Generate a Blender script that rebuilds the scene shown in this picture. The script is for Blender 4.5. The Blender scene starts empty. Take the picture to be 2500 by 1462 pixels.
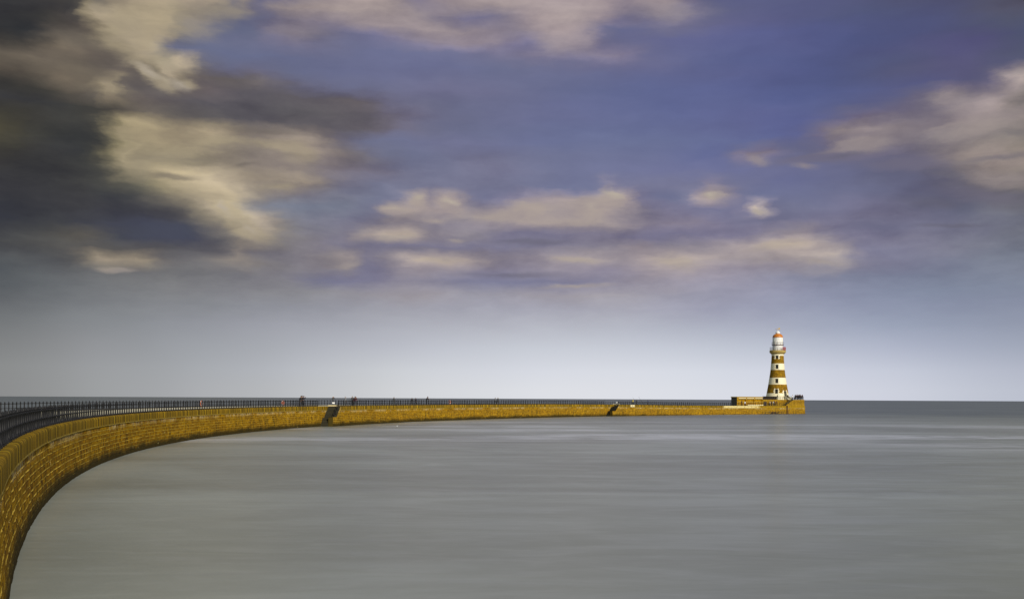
import bpy, bmesh, math, random
from mathutils import Vector, Matrix
R = math.radians
rnd = random.Random(7)
scene = bpy.context.scene
col = scene.collection

# ------------------------------------------------------------------ camera
EYE = 4.9
ROLL = .0048
cam_data = bpy.data.cameras.new("camera"); cam = bpy.data.objects.new("camera", cam_data); col.objects.link(cam)
cam_data.sensor_width = 36.0; cam_data.lens = 36.0
cam_data.shift_y = 240.3/2500; cam_data.clip_start = .1; cam_data.clip_end = 40000
cam.matrix_world = Matrix.Translation((0, 0, EYE)) @ Matrix.Rotation(R(90), 4, 'X') @ Matrix.Rotation(ROLL, 4, 'Z')
scene.camera = cam
scene.view_settings.view_transform = 'Standard'; scene.view_settings.look = 'None'
scene.view_settings.exposure = 0.0; scene.view_settings.gamma = 1.0
scene.view_settings.use_curve_mapping = False

# ------------------------------------------------------------------ node helper
class NT:
    def __init__(s, tree): s.t = tree; s.n = tree.nodes; s.l = tree.links
    def new(s, typ, **kw):
        n = s.n.new(typ)
        for k, v in kw.items(): setattr(n, k, v)
        return n
    def put(s, sock, v):
        if hasattr(v, 'is_output'): s.l.new(v, sock)
        elif v is not None:
            if isinstance(v, (tuple, list)) and len(v) == 3 and sock.type == 'RGBA': v = (*v, 1)
            sock.default_value = v
    def m(s, op, a, b=None, c=None, clamp=False):
        n = s.new('ShaderNodeMath', operation=op, use_clamp=clamp)
        for i, v in enumerate((a, b, c)): s.put(n.inputs[i], v) if v is not None else None
        return n.outputs[0]
    def vm(s, op, a, b=None, out=0):
        n = s.new('ShaderNodeVectorMath', operation=op)
        s.put(n.inputs[0], a)
        if b is not None: s.put(n.inputs[1], b)
        return n.outputs[out]
    def comb(s, x, y, z=0.0):
        n = s.new('ShaderNodeCombineXYZ')
        s.put(n.inputs[0], x); s.put(n.inputs[1], y); s.put(n.inputs[2], z); return n.outputs[0]
    def sep(s, v):
        n = s.new('ShaderNodeSeparateXYZ'); s.put(n.inputs[0], v); return n.outputs
    def noise(s, vec, scale=1.0, detail=4.0, rough=.5, dist=0.0, color=False):
        n = s.new('ShaderNodeTexNoise'); s.put(n.inputs['Vector'], vec)
        n.inputs['Scale'].default_value = scale; n.inputs['Detail'].default_value = detail
        n.inputs['Roughness'].default_value = rough; n.inputs['Distortion'].default_value = dist
        return n.outputs['Color'] if color else n.outputs[0]
    def ramp(s, fac, stops, interp='LINEAR'):
        n = s.new('ShaderNodeValToRGB'); s.put(n.inputs[0], fac); e = n.color_ramp.elements
        n.color_ramp.interpolation = interp
        while len(e) < len(stops): e.new(1.0)
        for el, (p, c) in zip(e, stops):
            el.position = p; el.color = (*c, 1) if isinstance(c, (tuple, list)) else (c, c, c, 1)
        return n.outputs[0]
    def mix(s, f, a, b, mode='MIX'):
        n = s.new('ShaderNodeMix', data_type='RGBA', blend_type=mode)
        s.put(n.inputs[0], f); s.put(n.inputs[6], a); s.put(n.inputs[7], b); return n.outputs[2]
    def sm(s, x, lo, hi, a=0.0, b=1.0):
        n = s.new('ShaderNodeMapRange', interpolation_type='SMOOTHSTEP')
        s.put(n.inputs[0], x); s.put(n.inputs[1], lo); s.put(n.inputs[2], hi); s.put(n.inputs[3], a); s.put(n.inputs[4], b)
        return n.outputs[0]
    def scale(s, vec, sx, sy, sz=1.0): return s.vm('MULTIPLY', vec, (sx, sy, sz))

def srgb(r, g, b):
    f = lambda c: (c/255/12.92) if c <= 10.3 else ((c/255+.055)/1.055)**2.4
    return (f(r), f(g), f(b))

# ------------------------------------------------------------------ sky
SUN_AZ = R(148)      # clockwise from +Y (view direction): behind the camera, to the right
SUN_EL = R(27)
world = bpy.data.worlds.new("World"); scene.world = world; world.use_nodes = True
W_ = NT(world.node_tree); W_.n.clear()
out = W_.new('ShaderNodeOutputWorld'); bg = W_.new('ShaderNodeBackground'); W_.l.new(bg.outputs[0], out.inputs[0])
bg.inputs[1].default_value = .1
nish = W_.new('ShaderNodeTexSky'); nish.sky_type = 'NISHITA'; nish.sun_disc = False
nish.sun_elevation = SUN_EL; nish.sun_rotation = SUN_AZ; nish.air_density = 1.0; nish.dust_density = .6; nish.ozone_density = 1.6
dirv = W_.new('ShaderNodeTexCoord').outputs['Generated']
dx, dy, dz = W_.sep(dirv)
AZ = W_.m('ARCTAN2', dx, dy); EL = W_.m('ARCSINE', dz)
P0 = W_.comb(AZ, EL)
def sky_at(px, py):                      # a direction in the sky (azimuth, elevation) seen at a point of the photo
    az = math.atan((px-1250)/2500); el = math.atan((971.3+.0048*(px-1250)-py)/2500*math.cos(az))
    return az, el
# colour of the air and the broad cloud masses: one line of colours round the compass for each height above the horizon
SKY = [   # (height in the photo, [(place, red, green, blue), ...])
    (12, [(0, 44, 44, 48), (180, 44, 43, 46), (235, 52, 50, 50), (275, 128, 118, 100), (350, 158, 144, 124), (450, 162, 148, 126), (560, 164, 150, 128), (615, 150, 138, 122), (640, 98, 98, 125), (690, 84, 88, 132), (730, 118, 114, 132), (800, 150, 138, 138), (950, 158, 145, 140), (1020, 130, 122, 138), (1080, 150, 138, 140), (1200, 158, 145, 142), (1350, 160, 147, 145), (1480, 156, 143, 143), (1520, 145, 134, 142), (1580, 156, 143, 143), (1660, 140, 130, 138), (1720, 92, 92, 130), (1850, 86, 90, 135), (2100, 78, 82, 115), (2300, 66, 66, 105), (2500, 60, 60, 85)]),
    (45, [(0, 50, 50, 52), (120, 70, 68, 66), (200, 76, 72, 68), (240, 130, 122, 106), (330, 154, 141, 120), (450, 160, 146, 124), (530, 140, 130, 120), (560, 100, 100, 120), (600, 118, 112, 118), (640, 110, 108, 128), (670, 140, 130, 132), (750, 154, 141, 136), (880, 158, 145, 140), (960, 148, 136, 136), (1040, 142, 132, 138), (1120, 118, 114, 140), (1220, 128, 122, 140), (1280, 156, 143, 143), (1400, 160, 147, 144), (1490, 148, 136, 142), (1540, 128, 122, 140), (1640, 138, 130, 140), (1730, 110, 108, 135), (1780, 92, 94, 135), (1950, 84, 88, 135), (2200, 72, 74, 110), (2400, 66, 66, 98), (2500, 72, 70, 88)]),
    (75, [(0, 52, 52, 54), (120, 66, 64, 62), (195, 84, 80, 74), (225, 140, 130, 110), (245, 118, 112, 104), (280, 150, 138, 116), (400, 166, 152, 126), (410, 150, 140, 120), (450, 140, 130, 120), (520, 112, 110, 120), (570, 92, 96, 128), (640, 110, 108, 130), (700, 132, 124, 136), (800, 130, 122, 136), (880, 145, 134, 138), (1000, 150, 138, 140), (1080, 150, 138, 140), (1180, 140, 130, 140), (1250, 140, 131, 142), (1330, 154, 141, 142), (1430, 150, 138, 142), (1470, 108, 108, 142), (1540, 100, 102, 145), (1640, 112, 110, 140), (1720, 98, 98, 140), (1850, 88, 90, 138), (2100, 76, 82, 125), (2300, 70, 72, 110), (2500, 76, 75, 92)]),
    (105, [(0, 56, 56, 58), (150, 62, 60, 60), (195, 78, 74, 70), (225, 158, 145, 120), (330, 172, 158, 130), (405, 168, 154, 128), (425, 120, 118, 122), (470, 98, 102, 130), (600, 100, 104, 135), (640, 120, 115, 132), (720, 132, 124, 134), (780, 116, 113, 132), (900, 110, 110, 145), (1000, 128, 122, 142), (1100, 140, 130, 142), (1200, 140, 130, 142), (1270, 116, 113, 145), (1340, 140, 131, 142), (1420, 142, 132, 142), (1480, 112, 110, 142), (1580, 100, 102, 148), (1750, 92, 96, 148), (1900, 84, 90, 145), (2100, 74, 80, 130), (2300, 72, 76, 118), (2500, 78, 76, 92)]),
    (135, [(0, 54, 54, 56), (120, 62, 60, 58), (210, 96, 88, 80), (250, 150, 138, 114), (300, 172, 158, 132), (390, 166, 152, 128), (420, 118, 116, 122), (480, 102, 106, 134), (640, 106, 108, 140), (760, 110, 110, 140), (900, 106, 110, 150), (1100, 110, 112, 150), (1250, 118, 115, 142), (1380, 128, 122, 142), (1520, 124, 118, 142), (1570, 104, 105, 146), (1750, 92, 98, 150), (1950, 82, 88, 142), (2100, 72, 80, 132), (2300, 74, 78, 122), (2500, 74, 78, 105)]),
    (165, [(0, 50, 51, 53), (80, 52, 52, 54), (140, 88, 82, 76), (220, 106, 98, 88), (270, 128, 118, 102), (300, 164, 150, 126), (345, 176, 162, 134), (375, 150, 142, 128), (410, 108, 110, 132), (550, 100, 106, 142), (800, 104, 108, 146), (1050, 106, 110, 152), (1250, 106, 110, 148), (1500, 106, 106, 146), (1700, 92, 98, 148), (1900, 80, 88, 142), (2100, 72, 78, 128), (2250, 76, 78, 125), (2400, 74, 72, 118), (2500, 68, 74, 108)]),
    (195, [(0, 60, 58, 56), (60, 70, 66, 62), (140, 112, 102, 90), (250, 104, 96, 88), (300, 130, 120, 105), (340, 160, 147, 122), (420, 150, 140, 120), (455, 172, 158, 134), (485, 120, 116, 120), (540, 100, 102, 130), (620, 104, 104, 130), (700, 102, 106, 140), (850, 104, 108, 148), (1050, 108, 110, 148), (1300, 104, 108, 148), (1550, 96, 102, 150), (1800, 86, 92, 144), (2000, 74, 82, 135), (2200, 76, 80, 122), (2350, 78, 76, 122), (2500, 74, 78, 110)]),
    (225, [(0, 98, 90, 80), (100, 108, 99, 88), (200, 104, 96, 86), (300, 104, 96, 90), (380, 120, 111, 98), (410, 170, 156, 130), (440, 150, 138, 116), (480, 112, 104, 100), (560, 100, 94, 94), (640, 108, 102, 106), (700, 104, 102, 118), (800, 104, 106, 138), (900, 106, 108, 142), (1100, 110, 110, 145), (1300, 104, 108, 148), (1500, 94, 102, 150), (1750, 88, 96, 150), (1900, 80, 88, 142), (2050, 74, 82, 132), (2200, 80, 82, 122), (2350, 82, 80, 122), (2500, 78, 82, 112)]),
    (260, [(0, 92, 84, 74), (80, 90, 83, 74), (150, 108, 98, 86), (230, 112, 103, 90), (250, 140, 128, 108), (290, 148, 136, 114), (310, 104, 97, 92), (400, 100, 94, 92), (430, 100, 93, 90), (500, 104, 96, 98), (580, 92, 88, 94), (700, 92, 88, 94), (820, 100, 95, 100), (900, 104, 98, 104), (950, 108, 106, 128), (1100, 106, 108, 140), (1300, 104, 108, 150), (1550, 94, 102, 152), (1800, 90, 98, 152), (1950, 82, 92, 148), (2150, 84, 90, 140), (2300, 84, 84, 128), (2420, 100, 96, 122), (2470, 165, 152, 146), (2500, 160, 148, 142)]),
    (290, [(0, 58, 57, 55), (100, 66, 64, 60), (200, 92, 86, 78), (240, 104, 97, 88), (270, 140, 128, 108), (305, 120, 111, 98), (340, 106, 98, 94), (450, 90, 86, 90), (600, 86, 83, 89), (750, 88, 85, 90), (880, 94, 90, 98), (980, 108, 104, 122), (1100, 106, 108, 140), (1300, 106, 110, 152), (1600, 96, 104, 154), (1850, 92, 98, 152), (2000, 86, 94, 146), (2180, 92, 92, 130), (2250, 120, 114, 128), (2300, 148, 137, 138), (2350, 128, 120, 128), (2420, 120, 112, 124), (2480, 152, 140, 138), (2500, 150, 140, 136)]),
    (320, [(0, 58, 58, 60), (150, 58, 58, 58), (250, 68, 66, 62), (290, 96, 90, 82), (350, 116, 108, 98), (450, 100, 95, 92), (600, 90, 87, 92), (720, 94, 90, 94), (800, 96, 92, 98), (900, 104, 99, 106), (960, 110, 106, 122), (1050, 106, 108, 138), (1300, 104, 110, 152), (1550, 100, 108, 155), (1800, 94, 100, 152), (2000, 88, 94, 148), (2080, 106, 100, 124), (2160, 112, 105, 122), (2250, 108, 102, 118), (2330, 138, 128, 132), (2420, 156, 143, 140), (2470, 128, 120, 118), (2500, 112, 106, 108)]),
    (350, [(0, 66, 64, 56), (80, 62, 61, 58), (230, 66, 65, 62), (255, 96, 91, 78), (290, 156, 143, 112), (350, 164, 150, 118), (430, 140, 128, 108), (520, 160, 146, 120), (600, 130, 120, 110), (680, 138, 127, 118), (760, 148, 136, 126), (800, 116, 109, 112), (860, 106, 106, 128), (950, 108, 112, 146), (1100, 112, 114, 150), (1300, 106, 112, 155), (1550, 104, 112, 156), (1800, 96, 104, 154), (1950, 94, 98, 148), (2020, 128, 119, 128), (2100, 142, 131, 134), (2180, 136, 126, 130), (2280, 130, 121, 128), (2360, 152, 140, 138), (2450, 150, 139, 134), (2500, 140, 130, 126)]),
    (385, [(0, 76, 72, 58), (70, 64, 63, 58), (220, 62, 62, 60), (250, 110, 104, 86), (275, 158, 146, 114), (400, 160, 146, 116), (500, 150, 138, 116), (600, 140, 130, 118), (680, 142, 131, 122), (780, 146, 134, 126), (830, 124, 116, 116), (900, 110, 108, 122), (1000, 108, 112, 144), (1180, 112, 112, 140), (1300, 112, 116, 152), (1600, 108, 114, 158), (1780, 100, 106, 155), (1825, 130, 122, 138), (1880, 128, 120, 136), (1910, 104, 104, 138), (1980, 106, 104, 132), (2080, 124, 116, 128), (2200, 126, 118, 126), (2300, 116, 110, 118), (2400, 120, 113, 116), (2500, 120, 114, 114)]),
    (420, [(0, 68, 66, 58), (120, 62, 62, 62), (230, 70, 69, 64), (270, 126, 118, 94), (310, 158, 146, 116), (335, 116, 109, 96), (450, 112, 106, 98), (520, 138, 128, 112), (600, 134, 124, 114), (700, 132, 122, 118), (760, 122, 114, 116), (840, 116, 109, 118), (960, 112, 110, 130), (1050, 116, 118, 146), (1200, 120, 120, 148), (1350, 114, 118, 155), (1600, 112, 116, 160), (1800, 108, 112, 158), (1930, 108, 110, 150), (2000, 104, 106, 145), (2150, 102, 102, 132), (2260, 112, 107, 122), (2350, 140, 129, 126), (2440, 152, 140, 132), (2500, 140, 130, 122)]),
    (455, [(0, 60, 59, 58), (150, 62, 62, 62), (250, 84, 82, 74), (300, 140, 131, 108), (340, 122, 114, 100), (390, 158, 145, 118), (450, 180, 165, 132), (520, 176, 162, 134), (600, 150, 138, 120), (700, 152, 140, 124), (750, 150, 138, 124), (800, 122, 117, 126), (900, 116, 118, 142), (1030, 120, 121, 146), (1250, 118, 120, 150), (1450, 114, 118, 155), (1480, 140, 134, 146), (1500, 120, 120, 150), (1700, 120, 120, 150), (1730, 134, 128, 145), (1770, 120, 120, 150), (1900, 106, 110, 155), (2100, 102, 104, 138), (2230, 96, 96, 122), (2320, 112, 107, 116), (2400, 146, 134, 128), (2500, 150, 138, 130)]),
    (485, [(0, 60, 60, 62), (200, 64, 64, 64), (280, 78, 77, 72), (350, 112, 107, 92), (430, 160, 148, 120), (520, 196, 180, 148), (555, 180, 166, 138), (620, 140, 131, 122), (720, 126, 120, 124), (850, 120, 122, 140), (960, 122, 122, 145), (1015, 166, 153, 144), (1040, 140, 132, 142), (1080, 164, 151, 144), (1110, 160, 148, 144), (1150, 122, 122, 148), (1250, 124, 122, 148), (1330, 152, 141, 144), (1420, 162, 150, 146), (1480, 182, 168, 152), (1530, 168, 155, 148), (1560, 122, 120, 148), (1680, 118, 120, 152), (1710, 165, 152, 148), (1770, 150, 140, 144), (1810, 116, 118, 152), (1950, 108, 112, 152), (2150, 104, 106, 138), (2240, 92, 92, 120), (2350, 104, 101, 112), (2450, 112, 106, 108), (2500, 110, 105, 106)]),
    (515, [(0, 58, 58, 62), (200, 64, 64, 66), (320, 76, 76, 76), (420, 124, 117, 104), (500, 172, 159, 132), (540, 206, 190, 154), (570, 180, 167, 138), (610, 140, 136, 134), (680, 122, 126, 140), (850, 120, 124, 142), (920, 124, 122, 140), (950, 168, 155, 142), (1020, 160, 148, 142), (1100, 160, 148, 144), (1150, 148, 139, 142), (1220, 150, 140, 144), (1280, 162, 150, 146), (1360, 152, 142, 144), (1440, 178, 164, 148), (1500, 164, 152, 146), (1560, 136, 130, 144), (1620, 128, 124, 146), (1750, 116, 116, 148), (1820, 130, 126, 148), (1850, 186, 172, 156), (1885, 120, 118, 142), (1950, 112, 114, 146), (2100, 114, 113, 142), (2240, 94, 94, 118), (2330, 92, 91, 112), (2420, 98, 97, 104), (2500, 92, 91, 94)]),
    (545, [(0, 56, 57, 62), (200, 64, 64, 68), (350, 68, 68, 74), (450, 100, 96, 92), (540, 158, 147, 126), (600, 180, 167, 142), (650, 160, 149, 134), (690, 128, 126, 132), (800, 122, 122, 138), (900, 122, 120, 138), (960, 140, 132, 138), (1050, 132, 126, 138), (1150, 136, 129, 140), (1260, 154, 143, 144), (1340, 154, 143, 144), (1420, 150, 140, 142), (1500, 150, 140, 142), (1580, 134, 127, 142), (1680, 134, 127, 144), (1760, 120, 117, 142), (1900, 114, 114, 142), (2050, 116, 114, 140), (2200, 112, 110, 132), (2350, 94, 97, 122), (2430, 104, 105, 118), (2500, 102, 102, 110)]),
    (575, [(0, 52, 54, 62), (150, 62, 63, 68), (280, 64, 66, 78), (380, 60, 63, 80), (470, 76, 77, 86), (560, 124, 117, 110), (620, 164, 152, 134), (680, 140, 132, 124), (740, 122, 120, 128), (840, 124, 120, 134), (880, 140, 132, 136), (940, 168, 155, 142), (990, 178, 164, 146), (1040, 140, 132, 138), (1100, 138, 131, 140), (1160, 136, 130, 140), (1220, 122, 118, 138), (1320, 116, 113, 136), (1450, 124, 119, 138), (1600, 118, 115, 140), (1750, 122, 118, 142), (1850, 130, 125, 144), (1950, 148, 139, 144), (2010, 134, 129, 146), (2100, 118, 117, 142), (2300, 112, 112, 134), (2500, 104, 106, 120)]),
    (602, [(0, 60, 61, 66), (120, 74, 74, 74), (220, 92, 89, 84), (300, 74, 76, 84), (400, 66, 69, 86), (480, 72, 74, 88), (550, 112, 108, 106), (620, 146, 136, 124), (680, 128, 123, 122), (780, 122, 118, 130), (900, 118, 115, 134), (1000, 120, 117, 138), (1150, 120, 117, 138), (1300, 120, 117, 138), (1500, 136, 130, 142), (1560, 150, 140, 144), (1620, 132, 127, 142), (1750, 148, 139, 144), (1850, 164, 152, 146), (1930, 176, 162, 150), (2000, 158, 148, 146), (2060, 128, 124, 144), (2200, 124, 122, 142), (2400, 116, 117, 134), (2500, 110, 112, 124)]),
    (632, [(0, 76, 77, 78), (150, 84, 83, 82), (300, 88, 86, 86), (450, 90, 89, 94), (560, 108, 104, 106), (580, 128, 120, 116), (610, 114, 110, 114), (720, 122, 118, 126), (800, 136, 129, 132), (860, 150, 140, 138), (900, 124, 120, 136), (980, 156, 146, 144), (1030, 178, 164, 148), (1130, 170, 157, 146), (1190, 146, 138, 144), (1300, 146, 138, 146), (1420, 156, 146, 146), (1540, 150, 141, 145), (1600, 164, 152, 147), (1680, 168, 156, 148), (1780, 160, 150, 148), (1900, 160, 150, 146), (1980, 164, 153, 146), (2060, 162, 152, 146), (2110, 124, 122, 144), (2300, 122, 122, 140), (2500, 112, 116, 130)]),
    (658, [(0, 84, 86, 88), (180, 92, 91, 90), (215, 130, 121, 108), (240, 150, 138, 120), (300, 142, 131, 116), (350, 146, 135, 118), (390, 116, 111, 108), (480, 112, 110, 112), (580, 136, 128, 122), (640, 124, 120, 122), (760, 128, 124, 132), (840, 140, 133, 136), (900, 120, 118, 140), (1000, 148, 140, 146), (1100, 144, 137, 146), (1200, 130, 126, 146), (1350, 144, 137, 148), (1500, 138, 132, 148), (1640, 160, 150, 150), (1760, 150, 142, 150), (1880, 146, 140, 150), (2050, 150, 144, 148), (2100, 132, 130, 148), (2250, 122, 124, 146), (2500, 116, 122, 138)]),
    (688, [(0, 82, 86, 90), (150, 98, 100, 102), (300, 108, 108, 110), (450, 116, 116, 118), (600, 122, 121, 126), (700, 128, 126, 134), (780, 118, 118, 140), (900, 126, 124, 146), (1000, 138, 134, 148), (1150, 128, 128, 152), (1300, 124, 124, 150), (1450, 136, 133, 152), (1580, 146, 141, 152), (1680, 152, 147, 158), (1800, 146, 143, 158), (1950, 134, 136, 156), (2200, 124, 130, 154), (2500, 124, 130, 148)]),
    (720, [(0, 88, 92, 96), (150, 106, 109, 112), (350, 124, 125, 127), (550, 132, 132, 136), (750, 140, 139, 144), (900, 146, 143, 150), (1050, 156, 151, 156), (1150, 150, 148, 158), (1300, 154, 150, 158), (1500, 160, 156, 162), (1650, 154, 153, 166), (1800, 152, 152, 168), (1950, 144, 147, 168), (2200, 132, 140, 164), (2500, 130, 138, 158)]),
    (755, [(0, 100, 103, 106), (150, 116, 119, 122), (350, 128, 130, 134), (550, 138, 140, 146), (800, 150, 151, 160), (1000, 160, 160, 170), (1250, 166, 166, 178), (1500, 168, 168, 180), (1700, 162, 163, 180), (1900, 154, 158, 178), (2150, 144, 151, 174), (2500, 138, 145, 166)]),
    (800, [(0, 116, 119, 121), (150, 130, 133, 136), (350, 142, 145, 150), (600, 156, 158, 166), (900, 172, 174, 183), (1250, 184, 186, 196), (1500, 184, 187, 198), (1700, 178, 182, 196), (1900, 170, 175, 192), (2150, 158, 166, 186), (2500, 148, 155, 174)]),
    (850, [(0, 130, 132, 133), (200, 146, 148, 151), (400, 156, 159, 164), (700, 174, 177, 184), (1000, 192, 195, 204), (1250, 202, 206, 215), (1500, 204, 208, 218), (1750, 198, 203, 215), (1950, 190, 196, 210), (2200, 178, 184, 202), (2500, 164, 171, 188)]),
    (905, [(0, 142, 144, 144), (200, 156, 158, 160), (450, 168, 171, 175), (700, 186, 189, 195), (950, 206, 209, 214), (1250, 217, 220, 228), (1500, 221, 224, 232), (1750, 217, 221, 231), (2000, 210, 214, 227), (2250, 198, 203, 217), (2500, 184, 189, 204)]),
    (950, [(0, 143, 144, 144), (200, 158, 160, 161), (450, 172, 174, 177), (700, 190, 192, 195), (950, 211, 213, 216), (1250, 224, 226, 231), (1500, 226, 228, 234), (1750, 222, 225, 233), (2000, 216, 219, 230), (2250, 206, 210, 222), (2500, 192, 197, 210)]),
]
q1 = W_.noise(W_.scale(P0, 5, 11), 2.2, 5, .55, color=True)
q2 = W_.noise(W_.scale(P0, 11, 34), 2.4, 5, .55, color=True)
w1 = W_.vm('MULTIPLY', W_.vm('SUBTRACT', q1, (.5, .5, .5)), (.026, .012, 0))
w2 = W_.vm('MULTIPLY', W_.vm('SUBTRACT', q2, (.5, .5, .5)), (.034, .011, 0))
q3 = W_.noise(W_.scale(P0, 30, 60), 1.8, 5, .6, color=True)
w3 = W_.vm('MULTIPLY', W_.vm('SUBTRACT', q3, (.5, .5, .5)), (.010, .0045, 0))
calm = W_.sm(EL, .03, .12)                                   # the air near the horizon is smooth
wsum = W_.vm('MULTIPLY', W_.vm('ADD', W_.vm('ADD', w1, w2), w3), W_.comb(calm, calm, 0.0))
P = W_.vm('ADD', P0, wsum)
Pf = W_.vm('ADD', P0, W_.vm('ADD', W_.vm('MULTIPLY', w2, (.7, .7, 0)), w3))
NA = W_.noise(W_.scale(P, 8, 26), 1.6, 6, .56)          # billows
NB = W_.noise(W_.scale(P, 3.5, 42), 1.5, 5, .55)        # streaks
NC = W_.noise(W_.scale(P0, 16, 34), 1.9, 5, .6)         # small lumps
px_, py_, _ = W_.sep(P)
azp = W_.m('ADD', W_.m('DIVIDE', px_, R(120)), .5, clamp=True)
def row_ramp(line):
    st = []
    for x, r, g, b in line: st.append((math.atan((x-1250)/2500)/R(120)+.5, srgb(r, g, b)))
    return W_.ramp(azp, st, 'CARDINAL')
sky = None; prev = None
for yy, line in SKY:
    c = row_ramp(line); e = sky_at(1250, yy)[1]
    sky = c if sky is None else W_.mix(W_.m('DIVIDE', W_.m('SUBTRACT', prev, py_), prev-e, clamp=True), sky, c)
    prev = e
# soft modelling within the clouds
sr, sg_, sb_ = W_.sep(sky)
cloudy = W_.sm(W_.m('DIVIDE', sr, sb_), .45, .80, .35, 1.0)           # grey and cream masses carry more modelling than blue air
mod = W_.m('ADD', W_.m('MULTIPLY', W_.m('SUBTRACT', NA, .5), .95), W_.m('ADD', W_.m('MULTIPLY', W_.m('SUBTRACT', NB, .5), .45), W_.m('MULTIPLY', W_.m('SUBTRACT', NC, .5), .40)))
mod = W_.m('MULTIPLY', mod, cloudy)
cream = W_.m('MULTIPLY', W_.sm(sr, .22, .40), W_.m('MULTIPLY', W_.sm(EL, .08, .12), .10))   # sunlit vapour
sky = W_.vm('MULTIPLY', sky, W_.comb(W_.m('ADD', cream, 1.0), W_.m('ADD', cream, 1.0), W_.m('ADD', W_.m('MULTIPLY', cream, 1.7), 1.0)))
mod = W_.m('ADD', W_.m('MULTIPLY', mod, W_.sm(EL, .05, .15)), 1.0)
sky = W_.vm('MULTIPLY', sky, W_.comb(mod, mod, W_.m('ADD', W_.m('MULTIPLY', mod, .8), .2)))
up_ = W_.sm(EL, .03, .12)
blue_ = W_.m('MULTIPLY', up_, W_.sm(W_.m('DIVIDE', sr, sb_), .78, .45))
sky = W_.mix(W_.m('MULTIPLY', blue_, .13), sky, srgb(122, 124, 146))
g_ = W_.m('ADD', .95, W_.m('MULTIPLY', up_, .05))
sky = W_.vm('MULTIPLY', sky, W_.comb(g_, g_, W_.m('SUBTRACT', W_.m('ADD', .955, W_.m('MULTIPLY', up_, .055)), W_.m('MULTIPLY', blue_, .09))))
# away from this quarter and overhead: broken cloud over the physical sky
far = W_.m('MAXIMUM', W_.sm(W_.m('ABSOLUTE', AZ), R(34), R(70)), W_.sm(EL, R(24), R(50)))
open_sky = W_.mix(.5, W_.vm('MULTIPLY', nish.outputs[0], (.10, .10, .10)), srgb(140, 141, 140))
sky = W_.mix(far, sky, open_sky)
def blobs(lst, vec):
    tot = None
    for (px, py, rx, ry, rot, amp) in lst:
        a, e = sky_at(px, py)
        mp = W_.new('ShaderNodeMapping', vector_type='TEXTURE'); W_.put(mp.inputs[0], vec)
        mp.inputs['Location'].default_value = (a, e, 0); mp.inputs['Rotation'].default_value = (0, 0, R(rot))
        mp.inputs['Scale'].default_value = (rx/2500, ry/2500, 1)
        g = W_.new('ShaderNodeTexGradient', gradient_type='QUADRATIC_SPHERE'); W_.l.new(mp.outputs[0], g.inputs[0])
        # square-rooted so that the middle of a cloud stays full and its rim is soft
        v = W_.m('MULTIPLY', W_.m('POWER', g.outputs[1], .78), amp)
        tot = v if tot is None else W_.m('ADD', tot, v)
    return tot
def layer(sky, colour, lst, na=.5, nb=.0, nc=.0, lo=.12, hi=.6, op=1.0, vec=None, tint=None):
    d = blobs(lst, vec or P)
    k = None
    for amp, N in ((na, NA), (nb, NB), (nc, NC)):
        if amp:
            v = W_.m('MULTIPLY', W_.m('SUBTRACT', N, .5), amp); k = v if k is None else W_.m('ADD', k, v)
    x = d if k is None else W_.m('ADD', d, W_.m('MULTIPLY', k, W_.sm(d, .0, .25)))
    al = W_.sm(x, lo-.09, hi+.14, 0.0, op)
    c = colour if tint is None else W_.mix(W_.sm(W_.m('ADD', W_.m('MULTIPLY', NA, .7), W_.m('MULTIPLY', NB, .3)), .38, .62), colour, tint)
    return W_.mix(al, sky, c)
CR = dict(na=.45, nb=.25, nc=.32)
sky = layer(sky, srgb(158, 146, 122), [(300, 105, 95, 62, -12, 1.2), (420, 50, 190, 62, 0, 1.2), (330, 60, 110, 60, 0, 1.0), (560, 25, 110, 40, 0, .8)], lo=.18, hi=.62, op=.55, vec=Pf, tint=srgb(174, 160, 132), **CR)
sky = layer(sky, srgb(170, 157, 132), [(350, 178, 62, 26, -28, 1.1), (400, 205, 60, 24, -30, 1.0), (455, 205, 48, 22, 0, 1.0)], lo=.20, hi=.70, op=.6, vec=Pf, tint=srgb(188, 174, 146), **CR)
sky = layer(sky, srgb(156, 144, 120), [(420, 370, 150, 60, 0, 1), (330, 395, 90, 70, 0, 1), (520, 345, 90, 28, 8, .9), (730, 370, 90, 55, 0, 1), (640, 350, 130, 24, 0, .8), (480, 470, 130, 38, 0, 1),
                                       (560, 520, 90, 50, -40, 1.1), (620, 570, 90, 36, -20, 1), (680, 455, 110, 22, 8, .8)], lo=.18, hi=.66, op=.5, vec=Pf, tint=srgb(180, 166, 136), **CR)
sky = layer(sky, srgb(106, 99, 94), [(430, 432, 110, 13, 0, 1.0), (600, 400, 70, 16, 10, .7), (640, 320, 240, 20, 0, .6)], lo=.24, hi=.6, op=.6, vec=Pf, **CR)
sky = layer(sky, srgb(112, 107, 124), [(1960, 388, 170, 22, 7, 1.0), (2080, 372, 170, 34, 8, 1.1), (2200, 400, 220, 34, -4, .9), (2420, 480, 170, 46, -12, .9)], lo=.12, hi=.7, op=.6, vec=Pf, na=.3, nb=.3)
sky = layer(sky, srgb(144, 133, 134), [(2050, 358, 110, 18, 9, .9), (2380, 320, 190, 40, 12, 1), (2120, 352, 110, 30, 2, 1), (1850, 390, 45, 24, -10, 1.1), (1960, 408, 70, 16, -8, .9), (2440, 440, 150, 40, -12, 1),
                                       (2470, 275, 80, 22, 12, .9), (2330, 300, 120, 16, 10, .8)], lo=.18, hi=.66, op=.6, vec=Pf, tint=srgb(162, 150, 146), **CR)
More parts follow.
